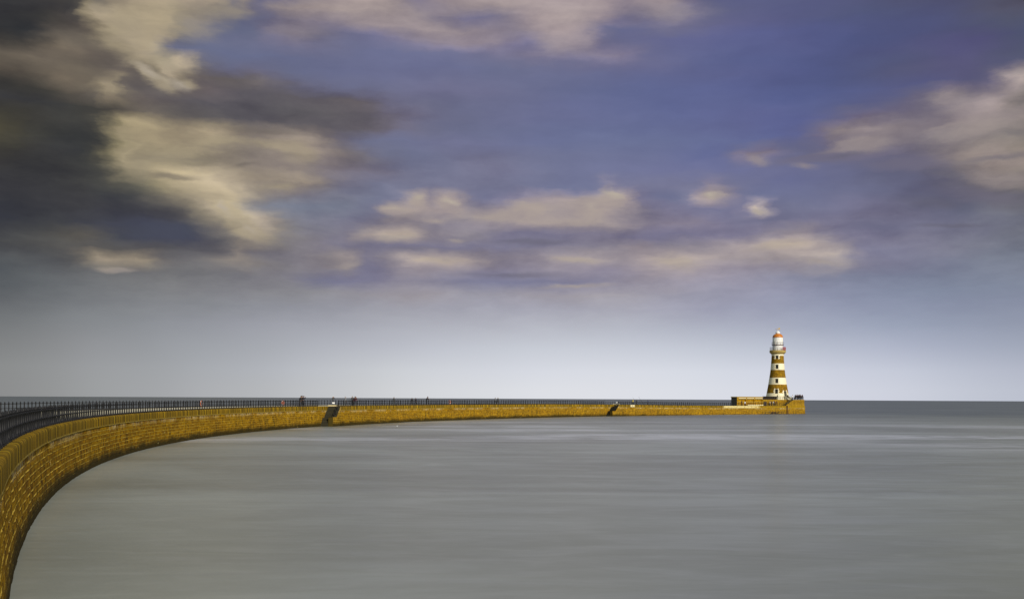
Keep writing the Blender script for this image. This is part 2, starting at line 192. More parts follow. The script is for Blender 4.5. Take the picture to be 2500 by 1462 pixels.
sky = layer(sky, srgb(100, 98, 112), [(2440, 385, 160, 16, 0, .9), (2330, 430, 90, 24, -20, .8), (2300, 500, 140, 30, -10, .8), (2060, 378, 120, 14, 6, .7), (1300, 590, 200, 16, 0, .9), (1250, 672, 260, 14, 0, .8), (2320, 552, 150, 14, -5, .9), (1000, 605, 200, 10, 0, .6)],
            lo=.2, hi=.65, op=.5, vec=Pf, **CR)
sky = layer(sky, srgb(160, 150, 147), [(1070, 632, 110, 20, 0, 1), (850, 648, 70, 18, 8, .9), (1400, 635, 150, 20, -2, .8), (1650, 640, 110, 34, -10, 1), (1900, 598, 130, 24, 6, 1.1), (1990, 640, 110, 16, -8, .9),
                                       (280, 660, 80, 13, 2, 1.2), (1400, 700, 220, 12, 3, .8), (1740, 476, 55, 17, -6, 1), (965, 580, 85, 14, 4, 1.1), (1120, 586, 60, 9, 0, .8)], lo=.20, hi=.66, op=.55, vec=Pf, tint=srgb(178, 165, 148), **CR)
BRIGHT = srgb(192, 181, 164)
sky = layer(sky, srgb(160, 148, 147), [(955, 512, 70, 26, 0, 1.1), (1022, 492, 44, 30, 0, 1.2), (1095, 502, 58, 34, -20, 1.1), (1200, 530, 130, 32, 0, .9), (1290, 512, 110, 42, 0, 1.1), (1440, 505, 120, 52, 0, 1.2), (1500, 488, 52, 30, -20, 1.0),
                                       (1390, 545, 200, 30, 0, .8), (1050, 540, 120, 22, 0, .7)], .35, .1, .40, .24, .62, .75, Pf, tint=srgb(174, 161, 150))
sky = layer(sky, BRIGHT, [(355, 176, 70, 26, -26, .8), (432, 206, 60, 24, -18, .8), (545, 505, 46, 26, -55, .9), (610, 560, 70, 15, -30, .6),
                          (1020, 482, 34, 16, 0, 1.0), (1100, 492, 46, 19, -28, .9), (958, 508, 62, 15, 0, .7), (1495, 472, 56, 17, -24, 1.1), (1440, 505, 60, 28, 0, .55),
                          (1736, 475, 52, 17, -6, .9), (1848, 518, 32, 17, 0, 1.0), (965, 578, 82, 13, 4, .6),
                          (1950, 604, 90, 14, 4, .5)],
            .5, .0, .5, .22, .85, .75, Pf, tint=srgb(174, 164, 152))
below = W_.m('LESS_THAN', dz, -.002)
sky = W_.mix(below, sky, srgb(120, 124, 124))
final = W_.vm('MULTIPLY', sky, (10, 10, 10))
W_.l.new(final, bg.inputs[0])
world.cycles.sampling_method = 'MANUAL'; world.cycles.sample_map_resolution = 512

# ------------------------------------------------------------------ sun
sl = bpy.data.lights.new("sun", 'SUN'); sl.energy = 3.6; sl.angle = R(.5); sl.color = (1, .93, .80)
so = bpy.data.objects.new("sun", sl); col.objects.link(so)
sd = Vector((math.sin(SUN_AZ)*math.cos(SUN_EL), math.cos(SUN_AZ)*math.cos(SUN_EL), math.sin(SUN_EL)))
so.rotation_euler = sd.to_track_quat('Z', 'Y').to_euler(); so.location = (0, 0, 60)

# ------------------------------------------------------------------ materials
def mat(name):
    m = bpy.data.materials.new(name); m.use_nodes = True; t = NT(m.node_tree)
    b = next(n for n in t.n if n.type == 'BSDF_PRINCIPLED'); return m, t, b
def bump(t, b, h, strength=.5, dist=.02):
    n = t.new('ShaderNodeBump'); n.inputs['Strength'].default_value = strength; n.inputs['Distance'].default_value = dist
    t.put(n.inputs['Height'], h); t.l.new(n.outputs[0], b.inputs['Normal'])
def flat(name, c, rough=.6, var=.25, metallic=0.0, scale=9.0):
    m, t, b = mat(name); o = t.new('ShaderNodeTexCoord').outputs['Object']
    n = t.noise(o, scale, 4, .6)
    t.put(b.inputs['Base Color'], t.mix(n, tuple(x*(1-var) for x in c), tuple(min(1, x*(1+var)) for x in c)))
    b.inputs['Roughness'].default_value = rough; b.inputs['Metallic'].default_value = metallic
    return m
def uvn(t):
    n = t.new('ShaderNodeUVMap'); n.uv_map = 'UVMap'; return n.outputs[0]

COURSE = .296
def stone_material(name, tone=1.0, row=COURSE, width=.95, streak=1.0, algae=True, mortar=(.62, .44, .07), line=.075, sat=1.0):
    m, t, b = mat(name); uv = uvn(t); u, v, _ = t.sep(uv)
    T = lambda r, g, bl: (r*tone, g*tone, bl*tone)
    wob = t.m('MULTIPLY', t.m('SUBTRACT', t.noise(t.scale(uv, .8, .6), 1, 4, .6), .5), .07)
    wob2 = t.m('MULTIPLY', t.m('SUBTRACT', t.noise(t.scale(uv, 7, 5), 1, 3, .6), .5), .03)
    v2 = t.m('ADD', v, t.m('ADD', wob, wob2))
    u2 = t.m('ADD', u, t.m('MULTIPLY', t.m('SUBTRACT', t.noise(t.scale(uv, 2.0, 7), 1, 2), .5), .10))
    br = t.new('ShaderNodeTexBrick'); t.put(br.inputs['Vector'], t.comb(u2, v2))
    br.inputs['Scale'].default_value = 1; br.inputs['Brick Width'].default_value = width; br.inputs['Row Height'].default_value = row
    br.inputs['Mortar Size'].default_value = .012; br.inputs['Mortar Smooth'].default_value = .4; br.inputs['Bias'].default_value = -.15
    br.squash = 1.35; br.squash_frequency = 3
    br.inputs['Color1'].default_value = (*T(.36, .185, .004), 1); br.inputs['Color2'].default_value = (*T(.17, .080, .004), 1)
    br.inputs['Mortar'].default_value = (*T(.08, .045, .008), 1)
    c = br.outputs[0]
    st = t.noise(t.scale(uv, 4.5, .45), 1, 6, .68); st2 = t.noise(t.scale(uv, 15, 1.6), 1, 5, .65); big = t.noise(t.scale(uv, .13, .55), 1, 5, .62)
    mid = t.noise(t.scale(uv, 1.3, 2.2), 1, 5, .6)
    c = t.mix(t.m('MULTIPLY', t.sm(big, .38, .62), .6), c, T(.42, .235, .004))
    c = t.mix(t.m('MULTIPLY', t.sm(mid, .56, .40), .65), c, T(.12, .052, .005))
    c = t.mix(t.m('MULTIPLY', t.sm(st, .47, .60), .90*streak), c, T(.050, .026, .004))
    c = t.mix(t.m('MULTIPLY', t.sm(st2, .52, .70), .65*streak), c, T(.030, .022, .005))
    c = t.mix(t.m('MULTIPLY', t.sm(st2, .46, .30), .45*streak), c, T(.54, .34, .008))
    # limed course joints, ledge light painted in: long broken pale lines, a few uprights
    fr = t.m('FRACT', t.m('DIVIDE', v2, row)); dj = t.m('MINIMUM', fr, t.m('SUBTRACT', 1.0, fr))
    ln = t.m('MULTIPLY', t.sm(dj, line*1.5, line*.55), t.sm(t.noise(t.scale(uv, .6, 1.4), 1, 5, .68), .30, .46))
    up = t.m('MULTIPLY', br.outputs[1], t.sm(t.noise(t.scale(uv, 1.4, 2.2), 1, 4, .65), .57, .64))
    c = t.mix(t.m('MULTIPLY', t.sm(fr, .62, .93), .60), c, T(.04, .022, .004))
    c = t.mix(t.m('MULTIPLY', t.m('MAXIMUM', ln, up), .88), c, T(*mortar))
    if algae:
        edge = t.m('ADD', v, t.m('MULTIPLY', t.m('SUBTRACT', t.noise(t.scale(uv, .21, .3), 1, 7, .75), .5), 1.5))
        c = t.mix(t.sm(edge, 1.0, .22, 0, .94), c, (.030, .024, .008))
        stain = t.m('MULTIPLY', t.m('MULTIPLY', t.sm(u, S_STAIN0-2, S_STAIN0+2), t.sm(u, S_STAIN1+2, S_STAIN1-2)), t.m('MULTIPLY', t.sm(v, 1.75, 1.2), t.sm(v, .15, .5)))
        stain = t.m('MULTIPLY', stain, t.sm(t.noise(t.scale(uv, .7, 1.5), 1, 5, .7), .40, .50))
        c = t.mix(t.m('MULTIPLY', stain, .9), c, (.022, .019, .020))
        drip = t.m('MULTIPLY', t.sm(t.noise(t.scale(uv, 5.5, .35), 1, 5, .7), .50, .58), t.sm(t.m('ADD', v, t.m('MULTIPLY', st, .8)), 2.55, 2.95))
        drip = t.m('MULTIPLY', drip, t.sm(t.noise(t.scale(uv, .22, .1), 1, 3), .40, .54))
        c = t.mix(t.m('MULTIPLY', drip, .9), c, (.74, .62, .34))
        patch = t.m('MULTIPLY', t.sm(t.noise(t.scale(uv, .5, 1.1), 1, 6, .72), .64, .70), t.sm(st2, .35, .5))
        c = t.mix(t.m('MULTIPLY', patch, .75), c, (.70, .56, .22))
    t.put(b.inputs['Base Color'], c); b.inputs['Roughness'].default_value = .95; b.inputs['Specular IOR Level'].default_value = .05
    h = t.m('ADD', t.m('MULTIPLY', br.outputs[1], -.4), t.m('ADD', t.m('MULTIPLY', t.noise(t.scale(uv, 5, 5), 1, 7, .7), 1.0), t.m('MULTIPLY', st2, .5)))
    bump(t, b, h, .6, .04)
    return m

# ------------------------------------------------------------------ plan of the pier: harbour face of the wall as a curve x(y)
POLY = [4.688783940748395e-12, -2.5815101663116586e-09, 1.6820023838021478e-06, 0.0019003633318692558, -0.5551865135977254, 0.2682478626929712]
def cx(y):
    r = 0.0
    for k in POLY: r = r*y+k
    return r
Y0, DS = -14.0, .25
TAB = [Vector((cx(Y0), Y0))]
y = Y0
while y < 385:
    d = (cx(y+.001)-cx(y-.001))/.002; y += DS/math.hypot(1, d); TAB.append(Vector((cx(y), y)))
def pos(s):
    i = max(0, min(len(TAB)-2, int(s/DS))); f = s/DS-i; return TAB[i].lerp(TAB[i+1], f)
def frame(s):
    a, b = pos(s-.5), pos(s+.5); t = (b-a).normalized(); return pos(s), t, Vector((t.y, -t.x))
def pxx(p): return 1250+2500*p.x/p.y
def solve(px, fn, lo=18., hi=470.):
    # first position along the pier, walking from the far end back, whose image column is px
    s, prev = hi, None
    best, bd = lo, 1e9
    s = lo
    while s < hi:
        p = fn(s)
        if p.y > 45 and abs(pxx(p)-px) < bd and (px > 300): bd, best = abs(pxx(p)-px), s
        s += .25
    return best
WID = 2.2
S1 = solve(831, lambda s: pos(s)+frame(s)[2]*WID)
S1B = solve(811, lambda s: pos(s)+frame(s)[2]*WID)
S2 = solve(1512, lambda s: pos(s)+frame(s)[2]*WID)
S2B = solve(1494, lambda s: pos(s)+frame(s)[2]*WID)
S1B = max(S1B, S1-6.5); S2B = max(S2B, S2-6.5)
def off(s):
    if s < S1: return 0.0
    if s < S2: return WID*max(0.0, 1-(s-S1)/(S2-S1))
    return WID
SEND = solve(1965, lambda s: pos(s)+frame(s)[2]*WID)
def sx(px, b=0.0): return solve(px, lambda s: pos(s)+frame(s)[2]*(off(s)-b))
SH0 = sx(1862.5, 3.3); SRAILEND = sx(1919); SST0 = sx(1919); SST1 = sx(1941)
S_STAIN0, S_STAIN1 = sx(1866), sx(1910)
S1300, S1700, = sx(1300), sx(1700)
ZT = 3.36
def zt(s):                                # level of the walkway: falls a little towards the head
    f = max(0.0, min(1.0, (s-S1300)/(SH0-S1300))); f = f*f*(3-2*f); return ZT-.66*f
def Wp(s, b, z):                          # a point b metres inside the harbour face
    p, t, n = frame(s); q = p+n*(off(min(max(s, 0), SEND+.01))-b); return Vector((q.x, q.y, z))
def Wb(s, b, z):                          # the same from the unwidened line
    p, t, n = frame(s); q = p-n*b; return Vector((q.x, q.y, z))
PW = 11.2

# ------------------------------------------------------------------ builders
class MB:
    def __init__(s): s.v = []; s.f = []; s.mi = []; s.uv = []
    def face(s, pts, mi=0, uv=None):
        i = len(s.v); s.v += [tuple(p) for p in pts]; s.f.append(tuple(range(i, i+len(pts)))); s.mi.append(mi)
        s.uv.append(uv or [(0, 0)]*len(pts))
    def grid(s, rows, mi=0, uvs=None, closed=False):
        base = len(s.v); nr, nc = len(rows), len(rows[0])
        for r in rows: s.v += [tuple(p) for p in r]
        for i in range(nr-1):
            for j in range(nc if closed else nc-1):
                k = (j+1) % nc
                ids = [(i, j), (i, k), (i+1, k), (i+1, j)]
                s.f.append(tuple(base+a*nc+b for a, b in ids)); s.mi.append(mi(i, j) if callable(mi) else mi)
                if uvs: s.uv.append([uvs[a][b] if b or not closed else uvs[a][0] for a, b in ids])
                else: s.uv.append([(0, 0)]*4)
    def box(s, o, ax, ay, az, mi=0, sc=1.0):      # corner + three edge vectors
        o, ax, ay, az = map(Vector, (o, ax, ay, az)); c = [o+ax*i+ay*j+az*k for k in (0, 1) for j in (0, 1) for i in (0, 1)]
        if ax.cross(ay).dot(az) < 0: order = lambda q: q[::-1]
        else: order = lambda q: q
        for q, e1, e2 in (((0, 2, 3, 1), ay, ax), ((4, 5, 7, 6), ax, ay), ((0, 1, 5, 4), ax, az), ((2, 6, 7, 3), az, ax), ((0, 4, 6, 2), az, ay), ((1, 3, 7, 5), ay, az)):
            l1, l2 = e1.length*sc, e2.length*sc
            uv = [(0, 0), (l1, 0), (l1, l2), (0, l2)]
            if e1 is az: uv = [(b_, a_) for a_, b_ in uv]
            s.face([c[k] for k in order(q)], mi, order(uv))
    def cbox(s, c, d, mi=0):
        s.box(Vector(c)-Vector(d)/2, (d[0], 0, 0), (0, d[1], 0), (0, 0, d[2]), mi)
    def tube(s, pts, r, n=6, mi=0, cap=True):
        rows = []; up = Vector((0, 0, 1)); rr = r if isinstance(r, (list, tuple)) else [r]*len(pts)
        pts = [Vector(p) for p in pts]
        for i, p in enumerate(pts):
            t = (pts[min(i+1, len(pts)-1)]-pts[max(i-1, 0)]).normalized()
            a = t.cross(up if abs(t.z) < .95 else Vector((1, 0, 0))).normalized(); b = a.cross(t).normalized()
            rows.append([p+(a*math.cos(2*math.pi*k/n)+b*math.sin(2*math.pi*k/n))*rr[i] for k in range(n)])
        s.grid(rows, mi, closed=True)
        if cap: s.face(rows[0][::-1], mi); s.face(rows[-1], mi)
    def lathe(s, prof, c=(0, 0, 0), n=24, mi=0, uvscale=1.0, cap=True):
        rows = []; uvs = []; c = Vector(c)
        for r, z in prof:
            rows.append([c+Vector((r*math.cos(2*math.pi*k/n), r*math.sin(2*math.pi*k/n), z)) for k in range(n)])
            uvs.append([(2*math.pi*r*k/n, z) for k in range(n)])
        s.grid(rows, mi, uvs, closed=True)
        if cap:
            if prof[0][0] > .001: s.face(rows[0][::-1], mi)
            if prof[-1][0] > .001: s.face(rows[-1], mi)
    def build(s, name, mats, parent=None, smooth=False):
        me = bpy.data.meshes.new(name); me.from_pydata(s.v, [], s.f)
        uvl = me.uv_layers.new(name='UVMap'); k = 0
        for q in s.uv:
            for a in q: uvl.data[k].uv = a; k += 1
        for m in (mats if isinstance(mats, (list, tuple)) else [mats]): me.materials.append(m)
        me.polygons.foreach_set('material_index', s.mi)
        bm = bmesh.new(); bm.from_mesh(me); bmesh.ops.remove_doubles(bm, verts=bm.verts, dist=1e-4); bm.to_mesh(me); bm.free()
        if smooth: me.polygons.foreach_set('use_smooth', [True]*len(me.polygons)); me.set_sharp_from_angle(angle=R(40))
        o = bpy.data.objects.new(name, me); col.objects.link(o)
        if parent: o.parent = parent
        return o
def tag(o, label=None, cat=None, group=None, kind=None):
    for k, v in (('label', label), ('category', cat), ('group', group), ('kind', kind)):
        if v: o[k] = v
    return o
def empty(name, label, cat, group=None, loc=(0, 0, 0)):
    o = bpy.data.objects.new(name, None); col.objects.link(o); o.location = loc; o.empty_display_size = .3
    return tag(o, label, cat, group)

# ------------------------------------------------------------------ materials of the place
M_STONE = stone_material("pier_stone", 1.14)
def coping_material():
    m, t, b = mat("pier_coping"); uv = uvn(t); u, v, _ = t.sep(uv)
    uu = t.m('ADD', u, t.m('MULTIPLY', t.m('SUBTRACT', t.noise(t.scale(uv, 1.5, 2.0), 1, 3), .5), .12))
    st = t.noise(t.comb(t.m('MULTIPLY', uu, 1.9), t.m('MULTIPLY', v, .05)), 1, 3, .55); st2 = t.noise(t.comb(t.m('MULTIPLY', uu, 7), t.m('MULTIPLY', v, .25)), 1, 5, .65)
    tone = t.noise(t.scale(uv, .09, 0), 1, 3, .5)
    c = t.mix(t.sm(tone, .35, .65), (.27, .165, .014), (.34, .20, .012))
    c = t.mix(t.m('MULTIPLY', t.sm(st, .46, .53), .82), c, (.075, .050, .008))
    c = t.mix(t.m('MULTIPLY', t.sm(st, .42, .36), .65), c, (.50, .35, .02))
    c = t.mix(t.m('MULTIPLY', t.sm(st2, .52, .66), .75), c, (.045, .040, .008))
    c = t.mix(t.m('MULTIPLY', t.sm(st2, .42, .30), .60), c, (.60, .43, .04))
    j = t.m('FRACT', t.m('DIVIDE', t.m('ADD', u, t.m('MULTIPLY', t.noise(t.scale(uv, .3, 0), 1, 1), .8)), 1.83))
    jm = t.m('MULTIPLY', t.sm(j, .0, .014), t.sm(j, 1.0, .986))
    c = t.mix(jm, (.035, .026, .006), c)
    c = t.mix(t.m('MULTIPLY', t.m('MULTIPLY', t.sm(v, .05, .02), t.sm(st, .44, .54)), .6), c, (.62, .46, .12))
    c = t.mix(t.m('MULTIPLY', t.sm(u, S_WASH1-6, S_WASH1+4), .45), c, (.42, .25, .012))
    wash = t.m('MULTIPLY', t.m('MULTIPLY', t.sm(u, S_WASH0-1, S_WASH0+1), t.sm(u, S_WASH1+1, S_WASH1-1)), t.sm(t.noise(t.scale(uv, 1.2, 2), 1, 4, .6), .34, .44))
    c = t.mix(t.m('MULTIPLY', wash, jm), c, (.66, .55, .24))
    t.put(b.inputs['Base Color'], c); b.inputs['Roughness'].default_value = .95; b.inputs['Specular IOR Level'].default_value = .05
    bump(t, b, t.m('ADD', t.m('MULTIPLY', jm, .5), t.m('ADD', t.m('MULTIPLY', st2, .8), t.noise(t.scale(uv, 4, 4), 1, 6, .6))), .6, .03)
    return m
S_WASH0, S_WASH1 = sx(1768), sx(1853)
M_COPING = coping_material()
def concrete(name, c0, c1, sc=1.4):
    m, t, b = mat(name); o = t.new('ShaderNodeTexCoord').outputs['Object']
    n = t.noise(o, sc, 7, .6); n2 = t.noise(o, sc*9, 4, .6)
    t.put(b.inputs['Base Color'], t.mix(t.m('ADD', t.m('MULTIPLY', n, .75), t.m('MULTIPLY', n2, .25)), c0, c1)); b.inputs['Roughness'].default_value = .85
    bump(t, b, n2, .3, .01); return m
M_DECK = concrete("deck_concrete", (.46, .42, .27), (.66, .60, .42), .5)
M_PLAQ_STONE = concrete("gallery_stone", (.30, .21, .05), (.48, .35, .11), 1.2)
M_NOSE = concrete("worn_step_edge", (.045, .040, .016), (.10, .085, .034), 4)
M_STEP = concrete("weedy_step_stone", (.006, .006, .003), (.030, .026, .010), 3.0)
M_IRON = flat("black_painted_iron", (.007, .007, .008), .6, .3)
for n_ in M_IRON.node_tree.nodes:
    if n_.type == 'BSDF_PRINCIPLED': n_.inputs['Specular IOR Level'].default_value = .3
M_RUST = flat("rust_brown_iron", (.07, .018, .012), .6, .4)
M_REDP = flat("red_painted_iron", (.36, .03, .03), .5, .3)
M_WHITE = flat("white_paint", (.80, .73, .50), .55, .06, 0, 1.3)
M_BRIGHT = flat("fresh_white_paint", (.83, .83, .80), .45, .04)
M_ORANGE = flat("orange_plastic", (.45, .085, .012), .5, .15)
M_DOME = flat("orange_dome_paint", (.52, .165, .008), .45, .22, 0, 1.5)
M_GILT = flat("gilded_metal", (.75, .50, .12), .4, .15, .3)
M_DARKIN = flat("dark_glass", (.03, .026, .018), .15, .3)
M_TIMB = flat("dark_weathered_boards", (.035, .022, .012), .75, .5, 0, 3)
M_PLAQ = flat("pale_plaque_paint", (.72, .62, .34), .6, .12, 0, 3)
M_SHELTER = stone_material("shelter_render", 1.25, 1.0, 2.4, .7, False, (.42, .30, .07))
M_SHADEEND = flat("shaded_end_render", (.022, .023, .018), .9, .5, 0, 1.5)  # green-black render, with the end wall's shade put into the colour
M_TOWERSTONE = stone_material("tower_stone", 1.1, .45, 1.0, 1.0, False, (.40, .27, .06))
M_PLATF = stone_material("head_stone", 1.05, .42, 1.3, .8, False)

# ------------------------------------------------------------------ sea
def sea():
    m, t, b = mat("sea_water"); g = t.new('ShaderNodeNewGeometry').outputs['Position']
    x, y, z = t.sep(g)
    # long exposure: swell averaged to soft patches drawn out across the wind
    n1 = t.noise(t.scale(g, .022, .045, 0), 1, 5, .55, 1.2); n2 = t.noise(t.scale(g, .13, .36, 0), 1, 5, .6, .9); n3 = t.noise(t.scale(g, .55, 1.5, 0), 1, 5, .6, .6)
    n4 = t.noise(t.scale(g, .011, .060, 0), 1, 4, .55, .6)
    c = t.mix(t.sm(n1, .30, .72), (.200, .212, .176), (.335, .365, .332))
    c = t.mix(t.m('MULTIPLY', t.sm(n2, .38, .62), .30), c, (.200, .208, .175))
    c = t.mix(t.m('MULTIPLY', t.sm(n3, .46, .70), .22), c, (.37, .385, .37))
    dist = t.vm('LENGTH', g, out=1)
    foam = t.m('MULTIPLY', t.sm(n4, .48, .62), t.m('MULTIPLY', t.sm(dist, 90, 130), t.sm(dist, 260, 180)))
    foam = t.m('MULTIPLY', foam, t.sm(n2, .36, .58))
    c = t.mix(t.m('MULTIPLY', foam, .8), c, (.60, .62, .66))
    # beyond the shelter of the pier: deeper, bluer, choppier water
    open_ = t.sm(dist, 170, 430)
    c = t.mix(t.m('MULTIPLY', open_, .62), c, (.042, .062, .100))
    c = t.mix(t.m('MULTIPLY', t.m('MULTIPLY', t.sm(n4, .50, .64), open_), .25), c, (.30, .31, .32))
    t.put(b.inputs['Base Color'], c)
    t.put(b.inputs['Roughness'], t.m('ADD', t.sm(n2, .3, .7, .29, .35), t.m('MULTIPLY', open_, .20))); b.inputs['IOR'].default_value = 1.5
    h = t.m('ADD', t.m('MULTIPLY', n1, 1.0), t.m('ADD', t.m('MULTIPLY', n2, .35), t.m('MULTIPLY', n3, .10)))
    bump(t, b, h, .22, .5)
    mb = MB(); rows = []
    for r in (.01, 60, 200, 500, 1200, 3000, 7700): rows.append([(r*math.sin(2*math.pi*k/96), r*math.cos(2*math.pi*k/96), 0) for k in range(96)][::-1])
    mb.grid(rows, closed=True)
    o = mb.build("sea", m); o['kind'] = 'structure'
    # normals up
    me = o.data; bm = bmesh.new(); bm.from_mesh(me); bmesh.ops.recalc_face_normals(bm, faces=bm.faces)
    if sum(f.normal.z for f in bm.faces) < 0: bmesh.ops.reverse_faces(bm, faces=bm.faces)
    bm.to_mesh(me); bm.free()
sea()

# ------------------------------------------------------------------ pier
pier = empty("pier", "long curved ochre stone pier with pale walkway, sweeping from the left out to the lighthouse", "pier", loc=(0, 0, 0))
def srange(a, b, step_near=.30, step_far=.75):
    r = [a]
    while r[-1] < b-.05:
        r.append(min(b, r[-1]+(step_near if r[-1] < 130 else step_far)))
    return r
COP_H = .70
def hsh(*k):
    return random.Random(hash(k) & 0xffffffff).random()
def harbour_face():
    mb = MB(); cp = MB()
    for a, b, ov in ((0.0, S1, lambda s: 0.0), (S1+.001, S2, lambda s: off(max(s, S1+.001))), (S2+.001, SEND, lambda s: WID)):
        ss = srange(a, b)
        # rows of z as offsets from the coping's underside at that place
        prof = [(-3.9, 0)]
        k = 12
        for c in range(k):
            z0 = -COURSE*(k-c); z1 = z0+COURSE
            prof += [(z0+.004, -.012), (z0+.03, .0), (z0+COURSE*.5, .012), (z1-.035, .010), (z1-.006, -.030)]
        prof.append((0, -.03))
        rows, uvs = [], []
        for dz_, bulge in prof:
            row, uvr = [], []
            ci = int((dz_+COURSE*20)/COURSE)
            for s in ss:
                p, t, n = frame(s); zb = zt(s)-COP_H; z = zb+dz_
                blk = math.floor(s/.95+(ci % 2)*.5); j = (hsh('blk', ci, blk)-.5)*.022
                o = ov(s)+(-dz_)*.075-.06+bulge+j+(hsh('v', round(s, 2), round(dz_, 2))-.5)*.014
                q = p+n*o; row.append((q.x, q.y, z)); uvr.append((s, z-(zt(s)-ZT)))
            rows.append(row); uvs.append(uvr)
        mb.grid(rows, 0, uvs)
        # coping: overhanging band with a rounded arris, then the kerb top
        cpr = [(-.10, 0), (.03, 0), (.035, .05), (.03, COP_H*.5), (.03, COP_H-.14), (.005, COP_H-.05), (-.05, COP_H-.01), (-.13, COP_H), (-.70, COP_H+.01), (-.72, COP_H-.05)]
        rows, uvs = [], []
        for o_, h in cpr:
            row, uvr = [], []
            for s in ss:
                p, t, n = frame(s); jj = (hsh('cop', math.floor(s/1.83), a)-.5)*.03
                q = p+n*(ov(s)+o_+jj); row.append((q.x, q.y, zt(s)-COP_H+h)); uvr.append((s, h-o_))
            rows.append(row); uvs.append(uvr)
        cp.grid(rows, 0, uvs)
        # end cheeks of the widened lengths
    for s, w0, w1 in ((S1, 0, WID), (S2, 0, WID)):
        p, t, n = frame(s)
        a_ = p+n*(w0-.05); b_ = p+n*(w1+.02)
        mb.face([(a_.x, a_.y, -1), (b_.x, b_.y, -1), (b_.x, b_.y, zt(s)), (a_.x, a_.y, zt(s))], 0, [(0, -1), (w1, -1), (w1, ZT), (0, ZT)])
    # seaward face and both ends
    ss = srange(0, SEND, 1.5, 1.5)
    rows = [[Wb(s, PW, -1) for s in ss], [Wb(s, PW, zt(s)) for s in ss]]
    mb.grid(rows[::-1], 0, [[(s, zt(s)) for s in ss], [(s, -1) for s in ss]])
    for s, o_ in ((0, 0), (SEND, WID)):
        p, t, n = frame(s); a_ = p+n*(o_+.0); b_ = p-n*PW
        mb.face([(a_.x, a_.y, -1), (b_.x, b_.y, -1), (b_.x, b_.y, zt(s)-.02), (a_.x, a_.y, zt(s)-.02)], 0, [(0, -1), (13, -1), (13, 3), (0, 3)])
    w = mb.build("harbour_wall", M_STONE, pier); c = cp.build("coping", M_COPING, pier, smooth=True)
    dk = MB()
    for a, b in ((0.0, S1), (S1+.001, S2), (S2+.001, SEND)):
        ss = srange(a, b, 1, 1)
        rows = [[Wp(s+ (1e-4 if s == a else 0), .71, zt(s)-.03) for s in ss], [Wb(s, PW, zt(s)-.03) for s in ss]]
        dk.grid(rows)
    dk.build("walkway_deck", M_DECK, pier)
harbour_face()

def harbour_steps(sb, st, name):
    mb = MB(); n = 14; ztop = zt(st); zm = ztop*.47; half = 6; land = (st-sb)*.16
    run = (st-sb-land)/n; s0 = sb
    up = lambda p, z: (p.x, p.y, z)
    def block(sa, sb_, o0, o1, z, mi_side=1):
        p, t, nn = frame(sa); p1, t1, n1 = frame(sb_)
        A_ = p+nn*o0; B_ = p+nn*o1; C_ = p1+n1*o1; D_ = p1+n1*o0
        mb.face([up(A_, -1), up(B_, -1), up(B_, z-.05), up(A_, z-.05)], 0)
        A2, B2 = A_-t*.025, B_-t*.025
        mb.face([up(A2, z-.05), up(B2, z-.05), up(B2, z), up(A2, z)], 2)                     # worn pale nosing
        mb.face([up(A2, z), up(B2, z), up(C_, z), up(D_, z)], 0)
        mb.face([up(B_, -1), up(C_, -1), up(C_, z), up(B_, z)], mi_side, [(sa, -1), (sb_, -1), (sb_, z), (sa, z)])
    for i in range(n):
        low = i < half
        z = zm*(i+.5)/half if low else zm+(ztop-zm)*(i-half+.7)/(n-half)
        e = s0+run+(land if i == half-1 else 0)
        block(s0, e+(.02 if i < n-1 else 0), .02, WID-.80 if low else WID+.03, z)
        if low and i == 1: pier_s = s0
        s0 = e
    # masonry shoulder outside the lower flight, up to the landing
    block(pier_s+.1, sb+run*half+land, WID-.80, WID+.03, zm-.03)
    for k in range(len(mb.mi)-4, len(mb.mi)): mb.mi[k] = 1
    return mb.build(name, [M_STEP, M_STONE, M_NOSE], pier)
harbour_steps(S1B, S1, "harbour_steps"); harbour_steps(S2B, S2, "harbour_steps")

